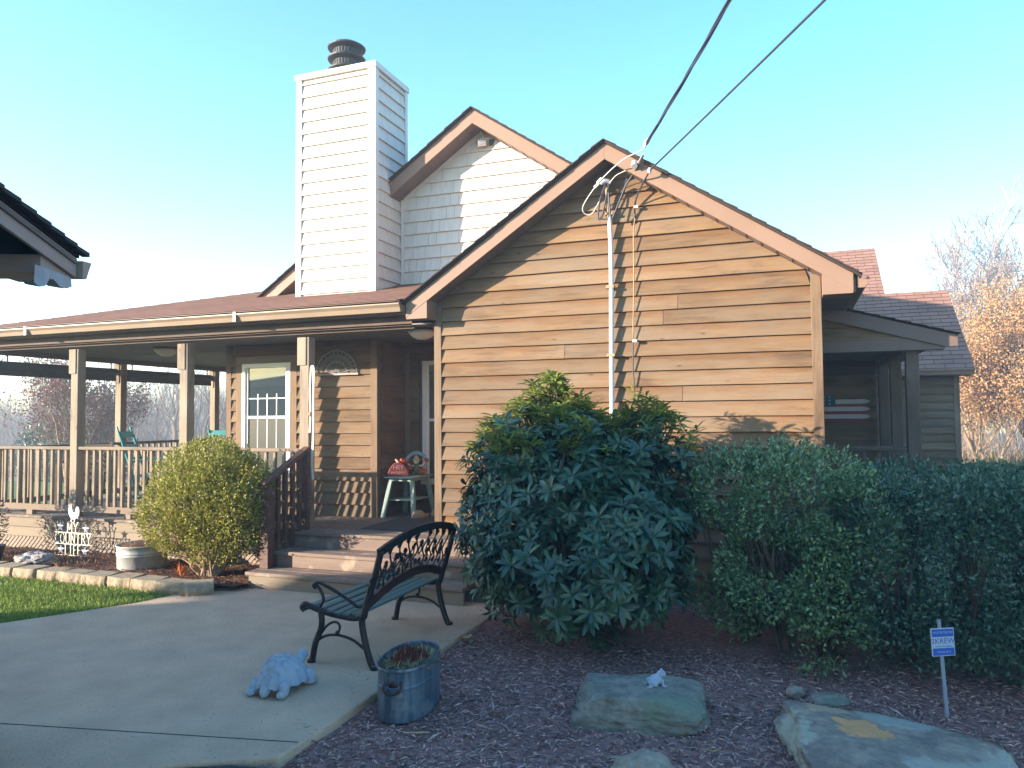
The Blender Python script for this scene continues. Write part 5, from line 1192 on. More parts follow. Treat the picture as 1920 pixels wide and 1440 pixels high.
for i in range(k):
    o_ = i * 4; ff += [(o_, o_ + 2, o_ + 6, o_ + 4), (o_ + 1, o_ + 5, o_ + 7, o_ + 3), (o_ + 2, o_ + 3, o_ + 7, o_ + 6), (o_, o_ + 4, o_ + 5, o_ + 1)]
bn.add(vv, ff + [(0, 1, 3, 2), (k * 4, k * 4 + 2, k * 4 + 3, k * 4 + 1)]); ban = bn.build('banner', 'banner', SCW, local=True)
for i, ch_ in enumerate('WELCOME'):
    a = R(138 - 96 * i / 6); text_mesh(ch_, .034, 'cream', 'lettering', ban, Matrix.Translation((.152 * math.cos(a) * .86, -.0045, .115 + .152 * math.sin(a))) @ Matrix.Rotation(a - PI / 2, 4, Vector((0, -1, 0))) @ Matrix.Rotation(R(90), 4, 'X'))
s_ = MB(); s_.tube([(-.125, 0, 0), (-.125, 0, .18)], .004, 5); s_.tube([(.125, 0, 0), (.125, 0, .18)], .004, 5); s_.build('banner_wire', 'dark_metal', SCW, local=True)
def flower(x, y, z, r_, par):
    n = 40; a = np.linspace(0, 6 * PI, n); D = np.stack([np.cos(a), -.6 + .3 * rng.normal(size=n), np.sin(a)], 1); V, Fq = leaf_arrays(np.tile([x, y, z], (n, 1)).astype(float), D, np.tile([0, -1., 0], (n, 1)), r_, r_ * .5); return np_obj('flower', V, Fq, FLM, par, local=True)
FLM = leaf_mat('orange_silk_flower', (.50, .06, .02), (.72, .20, .04), .6, .1)
flower(.125, -.01, .175, .035, SCW); flower(.08, -.05, .05, .05, SCW); flower(-.075, -.04, .09, .035, SCW)
def clog(loc, rz_, label):
    t = thing('clog', label, 'shoe', loc, rz_, 'tan clogs by the side table')
    m = MB(); N_ = 22; rows = []
    outl = [(math.cos(2 * PI * i / N_), math.sin(2 * PI * i / N_)) for i in range(N_)]
    def ring(sx, sy, z, y0=0, heel=1): return [(u * sx * (1.08 if v > 0 else .86), v * sy + y0, z) for u, v in outl]
    for sx, sy, z in ((.040, .12, 0), (.046, .127, .008), (.046, .127, .03)): rows += ring(sx, sy, z)
    rows += [(u * .043 * (1.08 if v > 0 else .86), v * .12, .03 + (.055 if v > -.15 else .02) * (1 if v < .75 else .6)) for u, v in outl]
    rows += [(u * .030 * (1.05 if v > 0 else .8), v * .085 + (.02 if v > 0 else -.012), .03 + (.07 if v > -.15 else .022)) for u, v in outl]
    m.v = rows
    for i in range(4):
        for jx in range(N_): m.f.append((i * N_ + jx, i * N_ + (jx + 1) % N_, (i + 1) * N_ + (jx + 1) % N_, (i + 1) * N_ + jx))
    m.f.append(tuple(range(N_ - 1, -1, -1)))
    m.build('sole', 'shoe', t, smooth=True, local=True)
    m = MB(); m.ball((0, .055, .045), (.044, .075, .042), 14); m.build('toe_cap', 'shoe', t, smooth=True, local=True)
    MB().box(-.03, .03, -.10, .03, .028, .034).build('insole', 'mat', t, local=True)
    return t
clog((-4.14, 8.02, ZD), R(-205), 'tan foam clog on the door mat, nearer the table leg'); clog((-4.02, 8.24, ZD), R(-190), 'tan foam clog at the back, half hidden by the gable corner')
dm = MB(); dm.prism([(-4.36, 7.05), (-3.62, 7.05), (-3.62, 8.4), (-4.40, 8.4)], 'z', ZD + .004, ZD + .012); tag(dm.build('door_mat', 'mat', bevel=.003), 'dark brown door mat on the entry deck boards', 'mat')

# service mast, cables, cameras ---------------------------------------------------------
SMx = thing('service_mast', 'pale conduit service mast with a weatherhead and looped wires on the front gable', 'service mast', (-1.6, 6.93, 1))
MB().tube(curve([(-1.585, 6.925, .3), (-1.588, 6.925, 1.75), (-1.575, 6.925, 3.0), (-1.583, 6.925, 3.47), (-1.592, 6.93, 3.56)]), .022, 10).build('conduit', 'pvc', SMx, smooth=True)
MB().tube([(-1.590, 6.93, 3.50), (-1.60, 6.925, 3.66), (-1.607, 6.92, 3.80)], [.022, .017, .017], 8).build('riser_pipe', 'cable_tan', SMx, smooth=True)
MB().tube(curve([(-1.66, 6.88, 3.835), (-1.635, 6.88, 3.852), (-1.60, 6.90, 3.855), (-1.575, 6.92, 3.84)]), [.012, .022, .028, .028] + [.028] * 15, 10).build('weatherhead', 'pvc', SMx, smooth=True)
for z in (3.55, 2.86, 2.22): MB().box(-1.625, -1.55, 6.90, 6.965, z - .012, z + .012).build('strap_clamp', 'cable_tan', SMx)
def cable(pts, r, mat, name, n=6): return MB().tube(curve(pts, 6), r, n).build(name, mat, SMx, smooth=True)
cable([(-1.605, 6.88, 3.83), (-1.66, 6.87, 3.68), (-1.682, 6.87, 3.54), (-1.672, 6.87, 3.495), (-1.645, 6.87, 3.52), (-1.61, 6.87, 3.66), (-1.575, 6.88, 3.81)], .009, 'cable_black', 'drip_loop')
cable([(-1.58, 6.88, 3.83), (-1.575, 6.86, 3.70), (-1.56, 6.86, 3.52), (-1.545, 6.86, 3.49), (-1.52, 6.85, 3.53), (-1.46, 6.84, 3.66), (-1.40, 6.82, 3.78), (-1.335, 6.79, 3.85), (-1.24, 6.68, 3.925), (-1.205, 6.62, 3.96)], .009, 'cable_black', 'drip_loop')
cable([(-1.58, 6.88, 3.82), (-1.50, 6.84, 3.88), (-1.40, 6.79, 3.90), (-1.28, 6.71, 3.925), (-1.20, 6.62, 3.985)], .005, 'cable_bare', 'neutral_wire')
MB().tube([(-1.405, 6.83, 3.79), (-1.385, 6.815, 3.835)], .016, 6).build('splice', 'cable_black', SMx)
cable([(-1.165, 6.58, 4.04), (-1.22, 6.6, 4.0), (-1.383, 6.64, 3.955), (-1.579, 6.74, 3.86), (-1.724, 6.81, 3.745), (-1.815, 6.85, 3.64), (-1.825, 6.87, 3.585), (-1.79, 6.885, 3.555), (-1.74, 6.88, 3.56), (-1.67, 6.87, 3.66), (-1.605, 6.885, 3.81)], .0062, 'cable_bare', 'neutral_loop')
for p in ((-1.66, 6.775, 3.81), (-1.69, 6.79, 3.775)): MB().beam(p, (p[0] + .045, p[1] - .012, p[2] + .035), .022, .022).build('connector', 'camera_white', SMx)
CB = thing('wall_cable', 'thin tan and black cable running down the gable siding beside the conduit', 'cable', (-1.37, 6.94, 2))
MB().tube(curve([(-1.155, 6.66, 3.83), (-1.20, 6.72, 3.79), (-1.25, 6.80, 3.755), (-1.32, 6.89, 3.67), (-1.348, 6.945, 3.60), (-1.352, 6.955, 3.50)]), .0075, 6).build('dark_lead', 'cable_black', CB, smooth=True)
MB().tube(curve([(-1.352, 6.955, 3.50), (-1.365, 6.945, 3.32), (-1.370, 6.95, 2.9), (-1.385, 6.948, 2.35)]), .0055, 6).build('tan_run', 'cable_tan', CB, smooth=True)
MB().tube(curve([(-1.385, 6.948, 2.35), (-1.39, 6.95, 2.1), (-1.378, 6.948, 1.8), (-1.37, 6.95, .6)]), .006, 6).build('dark_run', 'cable_black', CB, smooth=True)
for z in (3.595, 2.345): MB().box(-1.385 + (z > 3) * .03, -1.345 + (z > 3) * .03, 6.925, 6.96, z - .012, z + .012).build('clip', 'camera_white', CB, bevel=.003)
def sag(a, e, s, n=26): return [Vector(a).lerp(Vector(e), (i / n) ** 1.0) - Vector((0, 0, s * 4 * (i / n) * (1 - i / n))) for i in range(n + 1)]
PW = thing('overhead_service_line', 'thick twisted overhead service line rising from the gable to the top of the picture', 'power line', (-1.16, 6.58, 4.04))
a_, e_ = (-1.175, 6.59, 4.03), (-1.175 + .93 * 6, 6.59 - 2.15 * 6, 4.03 + .36 * 6)
base = curve([(-1.215, 6.66, 3.93), (-1.20, 6.62, 3.96), (-1.165, 6.56, 4.00), (-1.12, 6.47, 4.045)], 4) 
def line_pt(t): return Vector((-1.165 + .91 * t, 6.57 - 2.09 * t, 4.04 + .06 * t + .03 * t * t))
for ph, rr0, mt in ((0, .0075, 'cable_black'), (2.1, .0075, 'cable_black'), (4.2, .0045, 'cable_black')):
    pts = []
    for i in range(120):
        t = i * .055; p = line_pt(t); an = i * .42 + ph; pts.append(p + Vector((math.cos(an) * .009, 0, math.sin(an) * .009)))
    MB().tube(pts, rr0, 5).build('conductor', mt, PW, smooth=True)
MB().tube([(-1.19, 6.60, 4.025), (-1.165, 6.565, 4.055), (-1.145, 6.52, 4.07)], [.012, .02, .012], 6).build('wedge_clamp', 'camera_white', PW)
CW = thing('overhead_cable', 'thin straight overhead cable running from the right rake up and out of the picture', 'power line', (-1.15, 6.66, 3.83))
MB().tube([Vector((-1.155 + 1.37 * t, 6.655 - 2.155 * t, 3.83 + .13 * t + .012 * t * t)) for t in [i * .25 for i in range(30)]], .0085, 6).build('cable', 'cable_black', CW, smooth=True)
MB().ball((-1.155, 6.66, 3.83), (.02, .03, .028), 8).build('hook', 'camera_white', CW)
def sec_cam(loc, rz_, label, s=1.0):
    t = thing('security_camera', label, 'camera', loc, rz_)
    MB().tube([(0, 0, 0), (0, -.012, 0)], .03 * s, 12).build('base', 'camera_white', t, local=True); MB().tube([(0, -.01, 0), (0, -.05 * s, -.03 * s)], .01 * s, 6).build('arm', 'camera_white', t, local=True)
    MB().tube([(-.045 * s, -.07 * s, -.055 * s), (.03 * s, -.055 * s, -.045 * s)], .03 * s, 12).build('housing', 'camera_white', t, smooth=False, local=True); MB().tube([(-.0505 * s, -.071 * s, -.0556 * s), (-.0455 * s, -.07 * s, -.0551 * s)], .022 * s, 10).build('lens', 'dark_metal', t, local=True)
    return t
t = sec_cam((-3.56, 8.59, 5.10), R(20), 'white security camera with a short antenna at the peak of the white gable', 1.3)
MB().tube([(.02, -.03, .01), (-.03, -.05, .10)], .006, 5).build('antenna', 'camera_white', t, local=True); MB().tube([(.03, -.03, .01), (.10, -.05, -.01)], .012, 5).build('solar_arm', 'camera_white', t, local=True); MB().box(.08, .19, -.06, -.05, -.09, -.01).build('solar_panel', 'dark_metal', t, local=True)
t = thing('floodlight', 'small white light fixture on the right rake board beside the wires', 'light fixture', (-1.305, 6.748, 3.925))
MB().tube([(0, 0, 0), (0, -.03, 0)], .02, 8).build('base', 'camera_white', t, local=True); MB().tube([(0, -.03, .02), (.008, -.065, -.03)], [.022, .028], 12).build('lamp', 'camera_white', t, local=True)

# flag on the side porch, small dish on the rail
FG = thing('wooden_flag', 'wooden flag of pointed white and dark red boards on the shaded side porch wall', 'flag', (.65, 10.55, 1.7))
for k, z in enumerate((1.815, 1.72, 1.625)):
    x0 = .50 if k == 0 else .30
    MB().prism([(x0, z - .028), (.83, z - .028), (.87, z - .02), (.905, z), (.87, z + .02), (.83, z + .028), (x0, z + .028)], 'y', 10.555, 10.575).build('white_stripe', 'flag_white', FG)
for z in (1.768, 1.672, 1.57): MB().box(.30, .86, 10.56, 10.576, z - .018, z + .018).build('red_stripe', 'flag_red', FG)
cn = MB().box(.30, .49, 10.55, 10.58, 1.757, 1.90).build('canton', 'flag_blue', FG)
sm_ = MB()
for x in (.36, .43):
    for z in (1.785, 1.83, 1.875): sm_.prism([(x + (.016 if q % 2 == 0 else .007) * math.cos(PI / 2 + q * PI / 5), z + (.016 if q % 2 == 0 else .007) * math.sin(PI / 2 + q * PI / 5)) for q in range(10)], 'y', 10.546, 10.5495)
o = sm_.build('star_pattern', 'flag_white', cn)

# ------------------------------------------------------------------ plants
def stems(mb, base, tips, r0=.014, r1=.004, n=4, wob=.06):
    for t in tips:
        b0 = Vector(base) + Vector((random.uniform(-.06, .06), random.uniform(-.06, .06), 0)); t = Vector(t); m1 = b0.lerp(t, .35) + Vector((random.uniform(-wob, wob), random.uniform(-wob, wob), .05)); m2 = b0.lerp(t, .7) + Vector((random.uniform(-wob, wob), random.uniform(-wob, wob), .02))
        mb.tube(curve([b0, m1, m2, t], 3), [r0 + (r1 - r0) * i / 9 for i in range(10)], n)

def rosettes(C, Dd, nl, Lm, Wm, tilt=(.2, .75), young=False):
    """whorls of long leaves round shoot tips C pointing along Dd"""
    P = []; D = []; Nn = []; Ln = []; Wd = []
    for c_, d_ in zip(C, Dd):
        d_ = Vector(d_).normalized(); a_ = d_.orthogonal().normalized(); b_ = d_.cross(a_); k = rng.integers(nl[0], nl[1] + 1); ph = rng.random() * 6.28; s = rng.uniform(.75, 1.2)
        for i in range(k):
            an = ph + i * 2.4; tl = rng.uniform(*tilt); rad = a_ * math.cos(an) + b_ * math.sin(an); v = rad * math.cos(tl) + d_ * math.sin(tl)
            P.append(tuple(Vector(c_) + d_ * (-.03 + .045 * i / k) + rad * .006)); D.append(tuple(v)); Nn.append(tuple(d_ * math.cos(tl) - rad * math.sin(tl))); Ln.append(Lm * s * rng.uniform(.75, 1.15)); Wd.append(Wm * s * rng.uniform(.8, 1.15))
    return np.array(P), np.array(D), np.array(Nn), np.array(Ln), np.array(Wd)

# rhododendron --------------------------------------------------------------
RB_ = thing('rhododendron', 'large dark green rhododendron with long drooping leaves against the gable wall', 'shrub', (-1.62, 5.75, 0))
blobs = [(-1.65, 5.75, .87, .95, .74, .84), (-1.85, 5.80, 1.16, .70, .60, .64), (-1.18, 5.80, 1.12, .54, .58, .54), (-1.55, 5.50, .55, .85, .72, .55), (-2.15, 5.75, .72, .45, .5, .6), (-1.15, 5.55, .75, .50, .58, .62)]
C, Dd = blob_points(blobs, 1750, .55, 1.0, .06); C, Dd = clump_filter(C, Dd, 3.2, -.30)
Dd = unit(Dd + np.array([0, -.1, .55]) + rng.normal(0, .25, Dd.shape))
arr = rosettes(C, Dd, (8, 11), .104, .035); V, Fq = big_leaf_arrays(*arr, droop=.28); np_obj('foliage', V, Fq, L_rhodo, RB_)
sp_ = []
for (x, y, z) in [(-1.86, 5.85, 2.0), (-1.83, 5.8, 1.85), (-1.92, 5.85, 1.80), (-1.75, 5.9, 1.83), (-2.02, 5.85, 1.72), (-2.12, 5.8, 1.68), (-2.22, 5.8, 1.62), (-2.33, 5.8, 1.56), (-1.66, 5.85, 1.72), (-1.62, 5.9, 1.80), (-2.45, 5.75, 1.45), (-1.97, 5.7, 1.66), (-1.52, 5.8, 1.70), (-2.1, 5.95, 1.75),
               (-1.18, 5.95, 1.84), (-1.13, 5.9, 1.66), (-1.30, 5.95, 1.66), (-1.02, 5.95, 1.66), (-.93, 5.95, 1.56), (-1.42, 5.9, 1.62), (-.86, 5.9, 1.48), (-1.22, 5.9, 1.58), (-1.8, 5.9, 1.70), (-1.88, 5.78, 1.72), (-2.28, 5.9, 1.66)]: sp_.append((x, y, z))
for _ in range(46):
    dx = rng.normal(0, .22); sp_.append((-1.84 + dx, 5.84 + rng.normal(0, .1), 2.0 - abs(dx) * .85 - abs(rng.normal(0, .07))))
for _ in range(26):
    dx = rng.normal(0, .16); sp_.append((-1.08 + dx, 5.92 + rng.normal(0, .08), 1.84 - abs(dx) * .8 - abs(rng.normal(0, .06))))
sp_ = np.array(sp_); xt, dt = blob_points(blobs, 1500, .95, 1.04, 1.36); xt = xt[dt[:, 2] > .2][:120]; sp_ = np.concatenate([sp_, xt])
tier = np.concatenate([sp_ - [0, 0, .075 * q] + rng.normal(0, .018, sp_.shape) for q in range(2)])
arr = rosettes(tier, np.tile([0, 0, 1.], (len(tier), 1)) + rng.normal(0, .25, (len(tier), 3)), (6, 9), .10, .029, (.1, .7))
V, Fq = big_leaf_arrays(*arr, droop=.2); np_obj('sunlit_young_shoots', V, Fq, L_rhodo_y, RB_)  # young tips massed on top; their yellow paints the sunlit crown
# flower buds in the whorls
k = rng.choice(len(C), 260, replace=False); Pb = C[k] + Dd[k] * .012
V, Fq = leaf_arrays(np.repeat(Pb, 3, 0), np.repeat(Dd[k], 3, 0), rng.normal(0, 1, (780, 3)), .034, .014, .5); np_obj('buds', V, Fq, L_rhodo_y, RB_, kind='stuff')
sm_ = MB(); stems(sm_, (-1.6, 5.75, -.05), [tuple(C[i] * .97 + np.array([-1.6, 5.75, .4]) * .03) for i in rng.choice(len(C), 110, replace=False)] + [tuple(p - [0, 0, .05]) for p in sp_], .02, .005, 5); sm_.build('stems', 'stem', RB_)

def small_leaf_shrub(name, label, cat, loc, blobs, n, mat, L_, W_, stem_base, nst=60, thr=-.25, cs=3, lo=.55, zmin=.05, up=.5, twigs=0, stem_mat='stem', r0=.014):
    t = thing(name, label, cat, loc)
    P, d = blob_points(blobs, n, lo, 1.02, zmin); P, d = clump_filter(P, d, cs, thr); P = P + d * np.array([.11 * mnoise.noise(Vector(p) * 2.6) for p in P])[:, None] + rng.normal(0, .018, P.shape)
    D = unit(d + np.array([0, 0, up]) + rng.normal(0, .6, d.shape)); Nn = d + rng.normal(0, .8, d.shape)
    V, Fq = leaf_arrays(P, D, Nn, L_ * rng.uniform(.6, 1.25, len(P)), W_ * rng.uniform(.7, 1.2, len(P)), .18); np_obj('foliage', V, Fq, mat, t)
    mb = MB(); idx = rng.choice(len(P), nst, replace=False); bases = stem_base if isinstance(stem_base, list) else [stem_base]
    for i in idx:
        b0 = min(bases, key=lambda q: (q[0] - P[i][0]) ** 2 + (q[1] - P[i][1]) ** 2); stems(mb, b0, [tuple(P[i])], r0, .003)
    mb.build('stems', stem_mat, t)
    return t, P, d
def sprigs(t, n, blobs, mat, zlo, L_, W_, h=.12):
    """upright leafy shoots along the top"""
    P, d = blob_points(blobs, n * 6, .9, 1.0, zlo); keep = d[:, 2] > .25; P = P[keep][:n]; PP = []; DD = []
    for p in P:
        ax_ = Vector((rng.normal(0, .25), rng.normal(0, .25), 1)).normalized(); hh = h * rng.uniform(.5, 1.2)
        for i in range(9):
            a = i * 2.4; PP.append(tuple(Vector(p) + ax_ * hh * i / 9)); DD.append((math.cos(a), math.sin(a), .9 + i * .08))
    V, Fq = leaf_arrays(np.array(PP), np.array(DD), rng.normal(0, 1, (len(PP), 3)), L_ * rng.uniform(.7, 1.1, len(PP)), W_, .2); np_obj('shoots', V, Fq, mat, t)
# loose hedge shrub right of the rhododendron
bl = [(-.05, 5.75, 1.08, .58, .58, .34), (-.42, 5.85, 1.10, .36, .45, .30), (.32, 5.62, .85, .32, .5, .42), (.2, 5.55, .45, .36, .42, .42), (-.15, 5.60, .60, .42, .42, .35), (-.35, 5.75, .30, .36, .36, .24), (.1, 5.35, .22, .30, .22, .2)]
HS, P_, d_ = small_leaf_shrub('holly_shrub', 'loose glossy green holly shrub between the rhododendron and the clipped hedge', 'shrub', (0, 5.7, 0), bl, 34000, L_holly, .038, .021, [(-.1, 5.8, -.03), (.2, 5.7, -.03), (-.35, 5.9, -.03)], 150, -.12, 3.4, .5)
sprigs(HS, 130, bl, L_holly, 1.15, .034, .016, .11)
# clipped hedge running off to the right
bl = []
for x in np.arange(.62, 2.5, .33):
    for y in (5.47 - .10 * (x - .6), 5.98, 6.6): bl.append((x, y, .62, .38, .45, .60))
    for y in (5.5 - .1 * (x - .6), 6.1, 6.8, 7.4): bl.append((x, y, .98, .36, .42, .24))
HG, P_, d_ = small_leaf_shrub('clipped_hedge', 'broad dark clipped hedge with a flat top running off the right edge', 'hedge', (1.4, 6, 0), bl, 70000, L_hedge, .038, .02, [(x, 5.8, -.05) for x in np.arange(.7, 2.4, .4)], 170, -.38, 3, .72)
sprigs(HG, 200, bl, L_hedge, 1.12, .03, .014, .06)
mb = MB(); stems(mb, (1.5, 6.2, .7), [(1.5 + rng.normal(0, .35), 6.0 + rng.normal(0, .3), 1.20 + rng.normal(0, .03)) for _ in range(150)], .006, .002, 3, .1); mb.build('bare_twigs', 'twig_grey', HG)
# yellow-green round bush in front of the porch
bl = [(-5.76, 6.32, .85, .70, .46, .50), (-5.60, 6.35, .70, .66, .44, .42), (-5.95, 6.28, .66, .55, .40, .42), (-5.66, 6.33, 1.12, .42, .34, .27), (-5.45, 6.3, .95, .45, .36, .36), (-6.12, 6.25, .52, .36, .3, .26), (-5.55, 6.3, .42, .35, .3, .22)]
YB, P_, d_ = small_leaf_shrub('round_bush', 'rounded yellow-green bush with bare twisted stems in front of the porch railing', 'bush', (-5.68, 6.32, .05), bl, 44000, L_box, .035, .018, [(-5.72, 6.30, .03), (-5.62, 6.26, .03)], 130, -.22, 4.5, .5, .22, .6, 0, 'bark_pale', .011)
sprigs(YB, 190, bl, L_box, .85, .028, .013, .13)
mb = MB(); stems(mb, (-5.68, 6.28, .03), [(-5.68 + rng.uniform(-.3, .3), 6.3 + rng.uniform(-.1, .1), rng.uniform(.45, .6)) for _ in range(12)], .018, .012, 6, .06)
stems(mb, (-5.4, 6.3, .55), [(-5.15 + rng.uniform(-.1, .12), 6.3, rng.uniform(.28, .62)) for _ in range(12)], .004, .002, 3, .05); mb.build('trunks', 'bark_pale', YB)
# dry plant at the left edge
bl = [(-9.15, 6.3, .45, .30, .25, .40), (-9.2, 6.25, .75, .26, .2, .25)]
small_leaf_shrub('dry_shrub', 'dry reddish-brown shrub with a few green tips at the left edge of the porch', 'shrub', (-9.15, 6.3, 0), bl, 1900, L_dry, .05, .016, (-9.15, 6.3, 0), 60, -.3, 4, .3, .03)
P, d = blob_points([(-9.12, 6.22, .80, .22, .2, .20), (-8.86, 6.2, .62, .13, .10, .07)], 500, .4, 1)
o = [q for q in bpy.data.objects if q.name.startswith('dry_shrub')][0]; V, Fq = leaf_arrays(P, unit(d + [0, 0, .6]), rng.normal(0, 1, P.shape), .05, .018); np_obj('green_tips', V, Fq, L_box, o, kind='stuff')
# orange-brown dead clump by the bush, weeds by the rock
t = thing('dead_plant', 'small rust-orange dead plant at the foot of the round bush', 'plant', (-5.95, 6.18, .05)); n = 34; P = np.tile([-5.95, 6.18, .06], (n, 1)) + rng.normal(0, .02, (n, 3)); V, Fq = leaf_arrays(P, np.stack([rng.normal(0, .4, n), rng.normal(0, .3, n), np.ones(n)], 1), rng.normal(0, 1, (n, 3)), rng.uniform(.05, .12, n), .016); np_obj('leaves', V, Fq, leaf_mat('rust_plant_leaf', (.40, .11, .03), (.55, .2, .06), .7, .2), t)
n = 700; P = np.stack([rng.uniform(-8.9, -7.3, n), rng.uniform(6.05, 6.6, n), np.full(n, .06)], 1); V, Fq = leaf_arrays(P, np.stack([rng.normal(0, .5, n), rng.normal(0, .5, n), np.ones(n)], 1), rng.normal(0, 1, (n, 3)), rng.uniform(.03, .08, n), .004); tag(np_obj('dry_bed_grass', V, Fq, L_dry), kind='stuff')

# trees ------------------------------------------------------------------
def grow(tk, tw, p, d, L, r, lvl, maxl, rn, ends, spread=.6, upb=.15, kids=(2, 4), split=2, twn=3, ratio=.66, wander=.16, rmin=.0):
    pts = [Vector(p)]; d = Vector(d).normalized(); seg = 4
    for i in range(seg):
        d = (d + Vector((rn.gauss(0, wander), rn.gauss(0, wander), rn.gauss(0, wander * .7) + upb * .35))).normalized(); pts.append(pts[-1] + d * L / seg)
    rs = [max(r * (1 - .45 * i / seg), rmin) for i in range(seg + 1)]
    (tk if lvl <= split else tw).tube(pts, rs, 7 if lvl == 0 else 5 if lvl <= split else twn, False)
    if lvl >= maxl: ends.append((pts[-1], d)); ends.append((pts[2], d)); return
    for i in range(rn.randint(*kids)):
        k = rn.randint(2, seg) if lvl > 0 else rn.randint(2, seg); q = pts[k]
        nd_ = (d + Vector((rn.gauss(0, spread), rn.gauss(0, spread), rn.gauss(0, spread * .5) + upb))).normalized()
        grow(tk, tw, q, nd_, L * ratio * rn.uniform(.75, 1.15), rs[k] * rn.uniform(.5, .72), lvl + 1, maxl, rn, ends, spread, upb, kids, split, twn, ratio, wander, rmin)
    nd_ = (d + Vector((rn.gauss(0, .2), rn.gauss(0, .2), .1))).normalized()
    grow(tk, tw, pts[-1], nd_, L * ratio * 1.05, rs[-1] * .85, lvl + 1, maxl, rn, ends, spread, upb, kids, split, twn, ratio, wander, rmin)
def tree(name, label, cat, loc, H0, r0, seed, maxl=5, stems_=1, leafmat=None, nleaf=0, leafsize=.09, bark='bark', twig='twig_grey', spread=.6, upb=.15, kids=(2, 3), lean=.0, ratio=.66, lo_leaf=0, group=None, leafspread=.12, rmin=.0):
    t = thing(name, label, cat, loc, 0, group); rn = random.Random(seed); tk = MB(); tw = MB(); ends = []
    for s in range(stems_):
        a = rn.uniform(0, 6.28); d0 = Vector((math.cos(a) * (.28 if stems_ > 1 else lean), math.sin(a) * (.28 if stems_ > 1 else lean), 1))
        grow(tk, tw, Vector(loc) + Vector((rn.uniform(-.1, .1), rn.uniform(-.1, .1), -.2)) * (1 if stems_ > 1 else .0), d0, H0, r0, 0, maxl, rn, ends, spread, upb, kids, 2, 3, ratio, .16, rmin)
    tk.build('trunk', bark, t, smooth=True); tw.build('crown' if not leafmat else 'twigs', twig, t)
    if leafmat:
        E = np.array([tuple(e[0]) for e in ends]); E = E[E[:, 2] > loc[2] + lo_leaf]; sel = rng.permutation(len(E))[:max(8, int(len(E) * .6))]; E = E[sel]; k = rng.integers(0, len(E), nleaf); P = E[k] + rng.normal(0, leafspread, (nleaf, 3))
        V, Fq = leaf_arrays(P, rng.normal(0, 1, (nleaf, 3)) + [0, 0, -.3], rng.normal(0, 1, (nleaf, 3)), leafsize * rng.uniform(.6, 1.3, nleaf), leafsize * .6, .3); np_obj('crown', V, Fq, leafmat, t)
    return t
# right-hand side: tan oaks in the sun with tall bare trees behind
GT = 'trees right of the house'
tree('oak_tree', 'tan-leaved young oak nearest the right end of the house', 'tree', (6.5, 31, gz(6.5, 31)), 2.1, .08, 11, 5, 4, L_oak, 13000, .10, 'bark_pale', 'twig_far', .55, .2, lo_leaf=.5, group=GT, leafspread=.2)
tree('oak_tree', 'tall tan-leaved oak cut by the right edge of the picture', 'tree', (8.4, 32.5, gz(8.4, 32)), 2.9, .11, 12, 5, 3, L_oak, 20000, .10, 'bark_pale', 'twig_far', .5, .22, lo_leaf=.8, group=GT, leafspread=.22)
tree('oak_tree', 'tan-leaved oak just behind the rear wing corner, lower than its neighbours', 'tree', (7.0, 37.0, gz(7, 37)), 2.2, .08, 15, 5, 3, L_oak, 11000, .10, 'bark_pale', 'twig_far', .6, .2, lo_leaf=.5, group=GT, leafspread=.2)
tree('bare_tree', 'tall bare grey tree rising above the tan oaks at the right edge', 'tree', (11.2, 48, gz(11, 48)), 5.0, .22, 21, 6, 1, None, 0, .09, 'bark', 'twig_grey', .64, .24, (2, 3), ratio=.70, group=GT, rmin=.019)
tree('bare_tree', 'bare grey tree with a wide crown behind the rear roof', 'tree', (7.9, 50, gz(8, 50)), 4.5, .19, 22, 6, 1, None, 0, .09, 'bark', 'twig_grey', .72, .2, (2, 3), ratio=.70, group=GT, rmin=.019)
tree('bare_tree', 'slim bare tree standing farthest back between the two larger bare trees', 'tree', (11.2, 58, gz(11, 58)), 4.6, .18, 23, 6, 1, None, 0, .09, 'bark', 'twig_grey', .45, .3, (2, 3), ratio=.70, group=GT, rmin=.02)
# sunny brush under the oaks
n = 9000; P = np.stack([rng.uniform(3.5, 12, n), rng.uniform(24, 40, n), np.zeros(n)], 1); P[:, 2] = [gz(p[0], p[1]) for p in P]; P[:, 2] += rng.uniform(0, .5, n) ** 1.5
V, Fq = leaf_arrays(P, np.stack([rng.normal(0, .4, n), rng.normal(0, .4, n), np.ones(n)], 1), rng.normal(0, 1, (n, 3)), rng.uniform(.25, .8, n), rng.uniform(.012, .03, n)); tag(np_obj('tall_dry_grass', V, Fq, L_brush), kind='stuff')
tw = MB(); rn = random.Random(5)
for i in range(900):
    x, y = rn.uniform(4, 14), rn.uniform(28, 42); z = gz(x, y); h = rn.uniform(1.2, 3.2); tw.tube([(x, y, z), (x + rn.gauss(0, .15), y + rn.gauss(0, .15), z + h * .5), (x + rn.gauss(0, .35), y + rn.gauss(0, .35), z + h)], [.012, .009, .004], 3, False)
tag(tw.build('brush_stems', 'bark_pale'), kind='stuff')
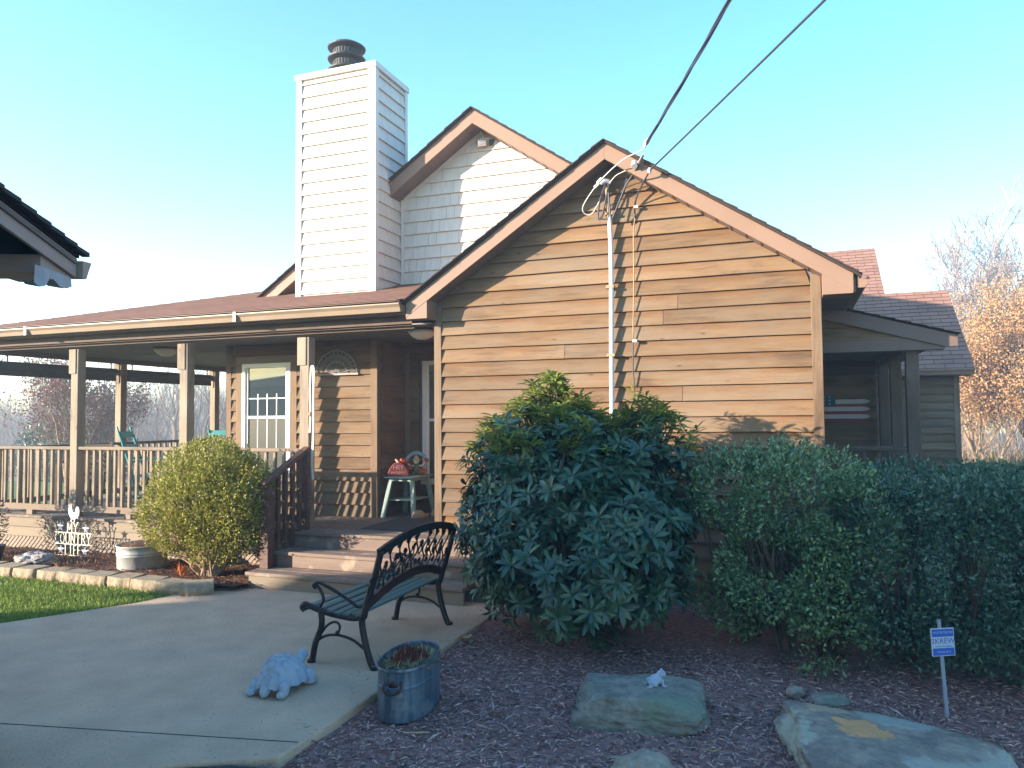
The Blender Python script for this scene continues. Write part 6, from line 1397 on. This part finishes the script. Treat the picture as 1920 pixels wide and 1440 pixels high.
# left side
tree('red_leaf_tree', 'small multi-stemmed tree with sparse dull red leaves beyond the left railing', 'tree', (-19.0, 15.6, -.45), 1.55, .07, 33, 5, 6, L_red, 9000, .08, 'bark_pale', 'twig_far', .5, .2, lo_leaf=.6, leafspread=.15)
tree('bare_tree', 'bare crooked tree beyond the porch between the left and middle posts', 'tree', (-16.2, 21, -.6), 1.35, .07, 35, 5, 1, None, 0, .09, 'bark', 'twig_far', .6, .15, (2, 3), ratio=.7)
tree('bare_tree', 'dark bare branching tree seen between the middle post and the house', 'tree', (-13.6, 23, -.8), 1.3, .08, 36, 5, 1, None, 0, .09, 'bark', 'twig_far', .6, .15, (2, 3), ratio=.7)
tree('bare_tree', 'tall bare tree at the left edge whose twigs show above the porch roof', 'tree', (-24.5, 14.0, -.5), 2.7, .10, 38, 5, 1, None, 0, .09, 'bark', 'twig_far', .5, .2, (2, 3), ratio=.72)
small_leaf_shrub('evergreen_shrub', 'dull dark evergreen shrub under the red-leaved tree', 'shrub', (-19, 16.5, -.4), [(-19.2, 16.5, .5, 1.6, 1, 1.1), (-21, 16.8, .5, 1.4, 1, 1.3)], 7000, L_hedge, .12, .05, (-19.2, 16.5, -.5), 30, -.3, 1, .5, -.5)
small_leaf_shrub('evergreen_shrub', 'grey-green arching shrub between the two left porch posts', 'shrub', (-14.3, 17, -.3), [(-14.6, 17, .4, 1.0, .8, .9), (-14.0, 17.2, .1, .9, .7, .7)], 5200, leaf_mat('grey_green_leaf', (.055, .075, .05), (.12, .14, .10), .7, .2), .11, .04, (-14.4, 17, -.5), 40, -.3, 1.2, .5, -.6)
# far wood filling the valley and the hill: one mass
def far_wood(name, n, xr, yr, mat, hs, seed):
    protos = []
    for s in range(4):
        rn = random.Random(seed + s); a, b_ = MB(), MB(); en = []; grow(a, b_, (0, 0, 0), (0, 0, 1), .36, .026, 0, 4, rn, en, .5, .22, (2, 3), -1, 3, .68); protos.append((np.array(b_.v), np.array([f for f in b_.f if len(f) == 4])))
    VV = []; FF = []; o_ = 0; rn = random.Random(seed)
    for i in range(n):
        x, y = rn.uniform(*xr), rn.uniform(*yr); v, f = protos[rn.randrange(4)]; s = rn.uniform(*hs); a = rn.uniform(0, 6.28); ca, sa = math.cos(a), math.sin(a)
        q = np.stack([v[:, 0] * ca - v[:, 1] * sa, v[:, 0] * sa + v[:, 1] * ca, v[:, 2]], 1) * s + [x, y, gz(x, y) - .2]; VV.append(q); FF.append(f + o_); o_ += len(q)
    return tag(np_obj(name, np.concatenate(VV), np.concatenate(FF), mat), kind='stuff')
far_wood('far_wood', 760, (-110, -14), (34, 95), 'twig_far', (5.5, 9), 50)
far_wood('near_brush', 300, (-38, -11.5), (19, 42), 'twig_far', (1.3, 2.6), 60)
far_wood('far_wood', 60, (8, 60), (40, 75), 'twig_far', (5, 8), 70)

hz_ = MB().box(-215, 215, -215, 215, -14, 17).build('haze', HZ); tag(hz_, kind='stuff')
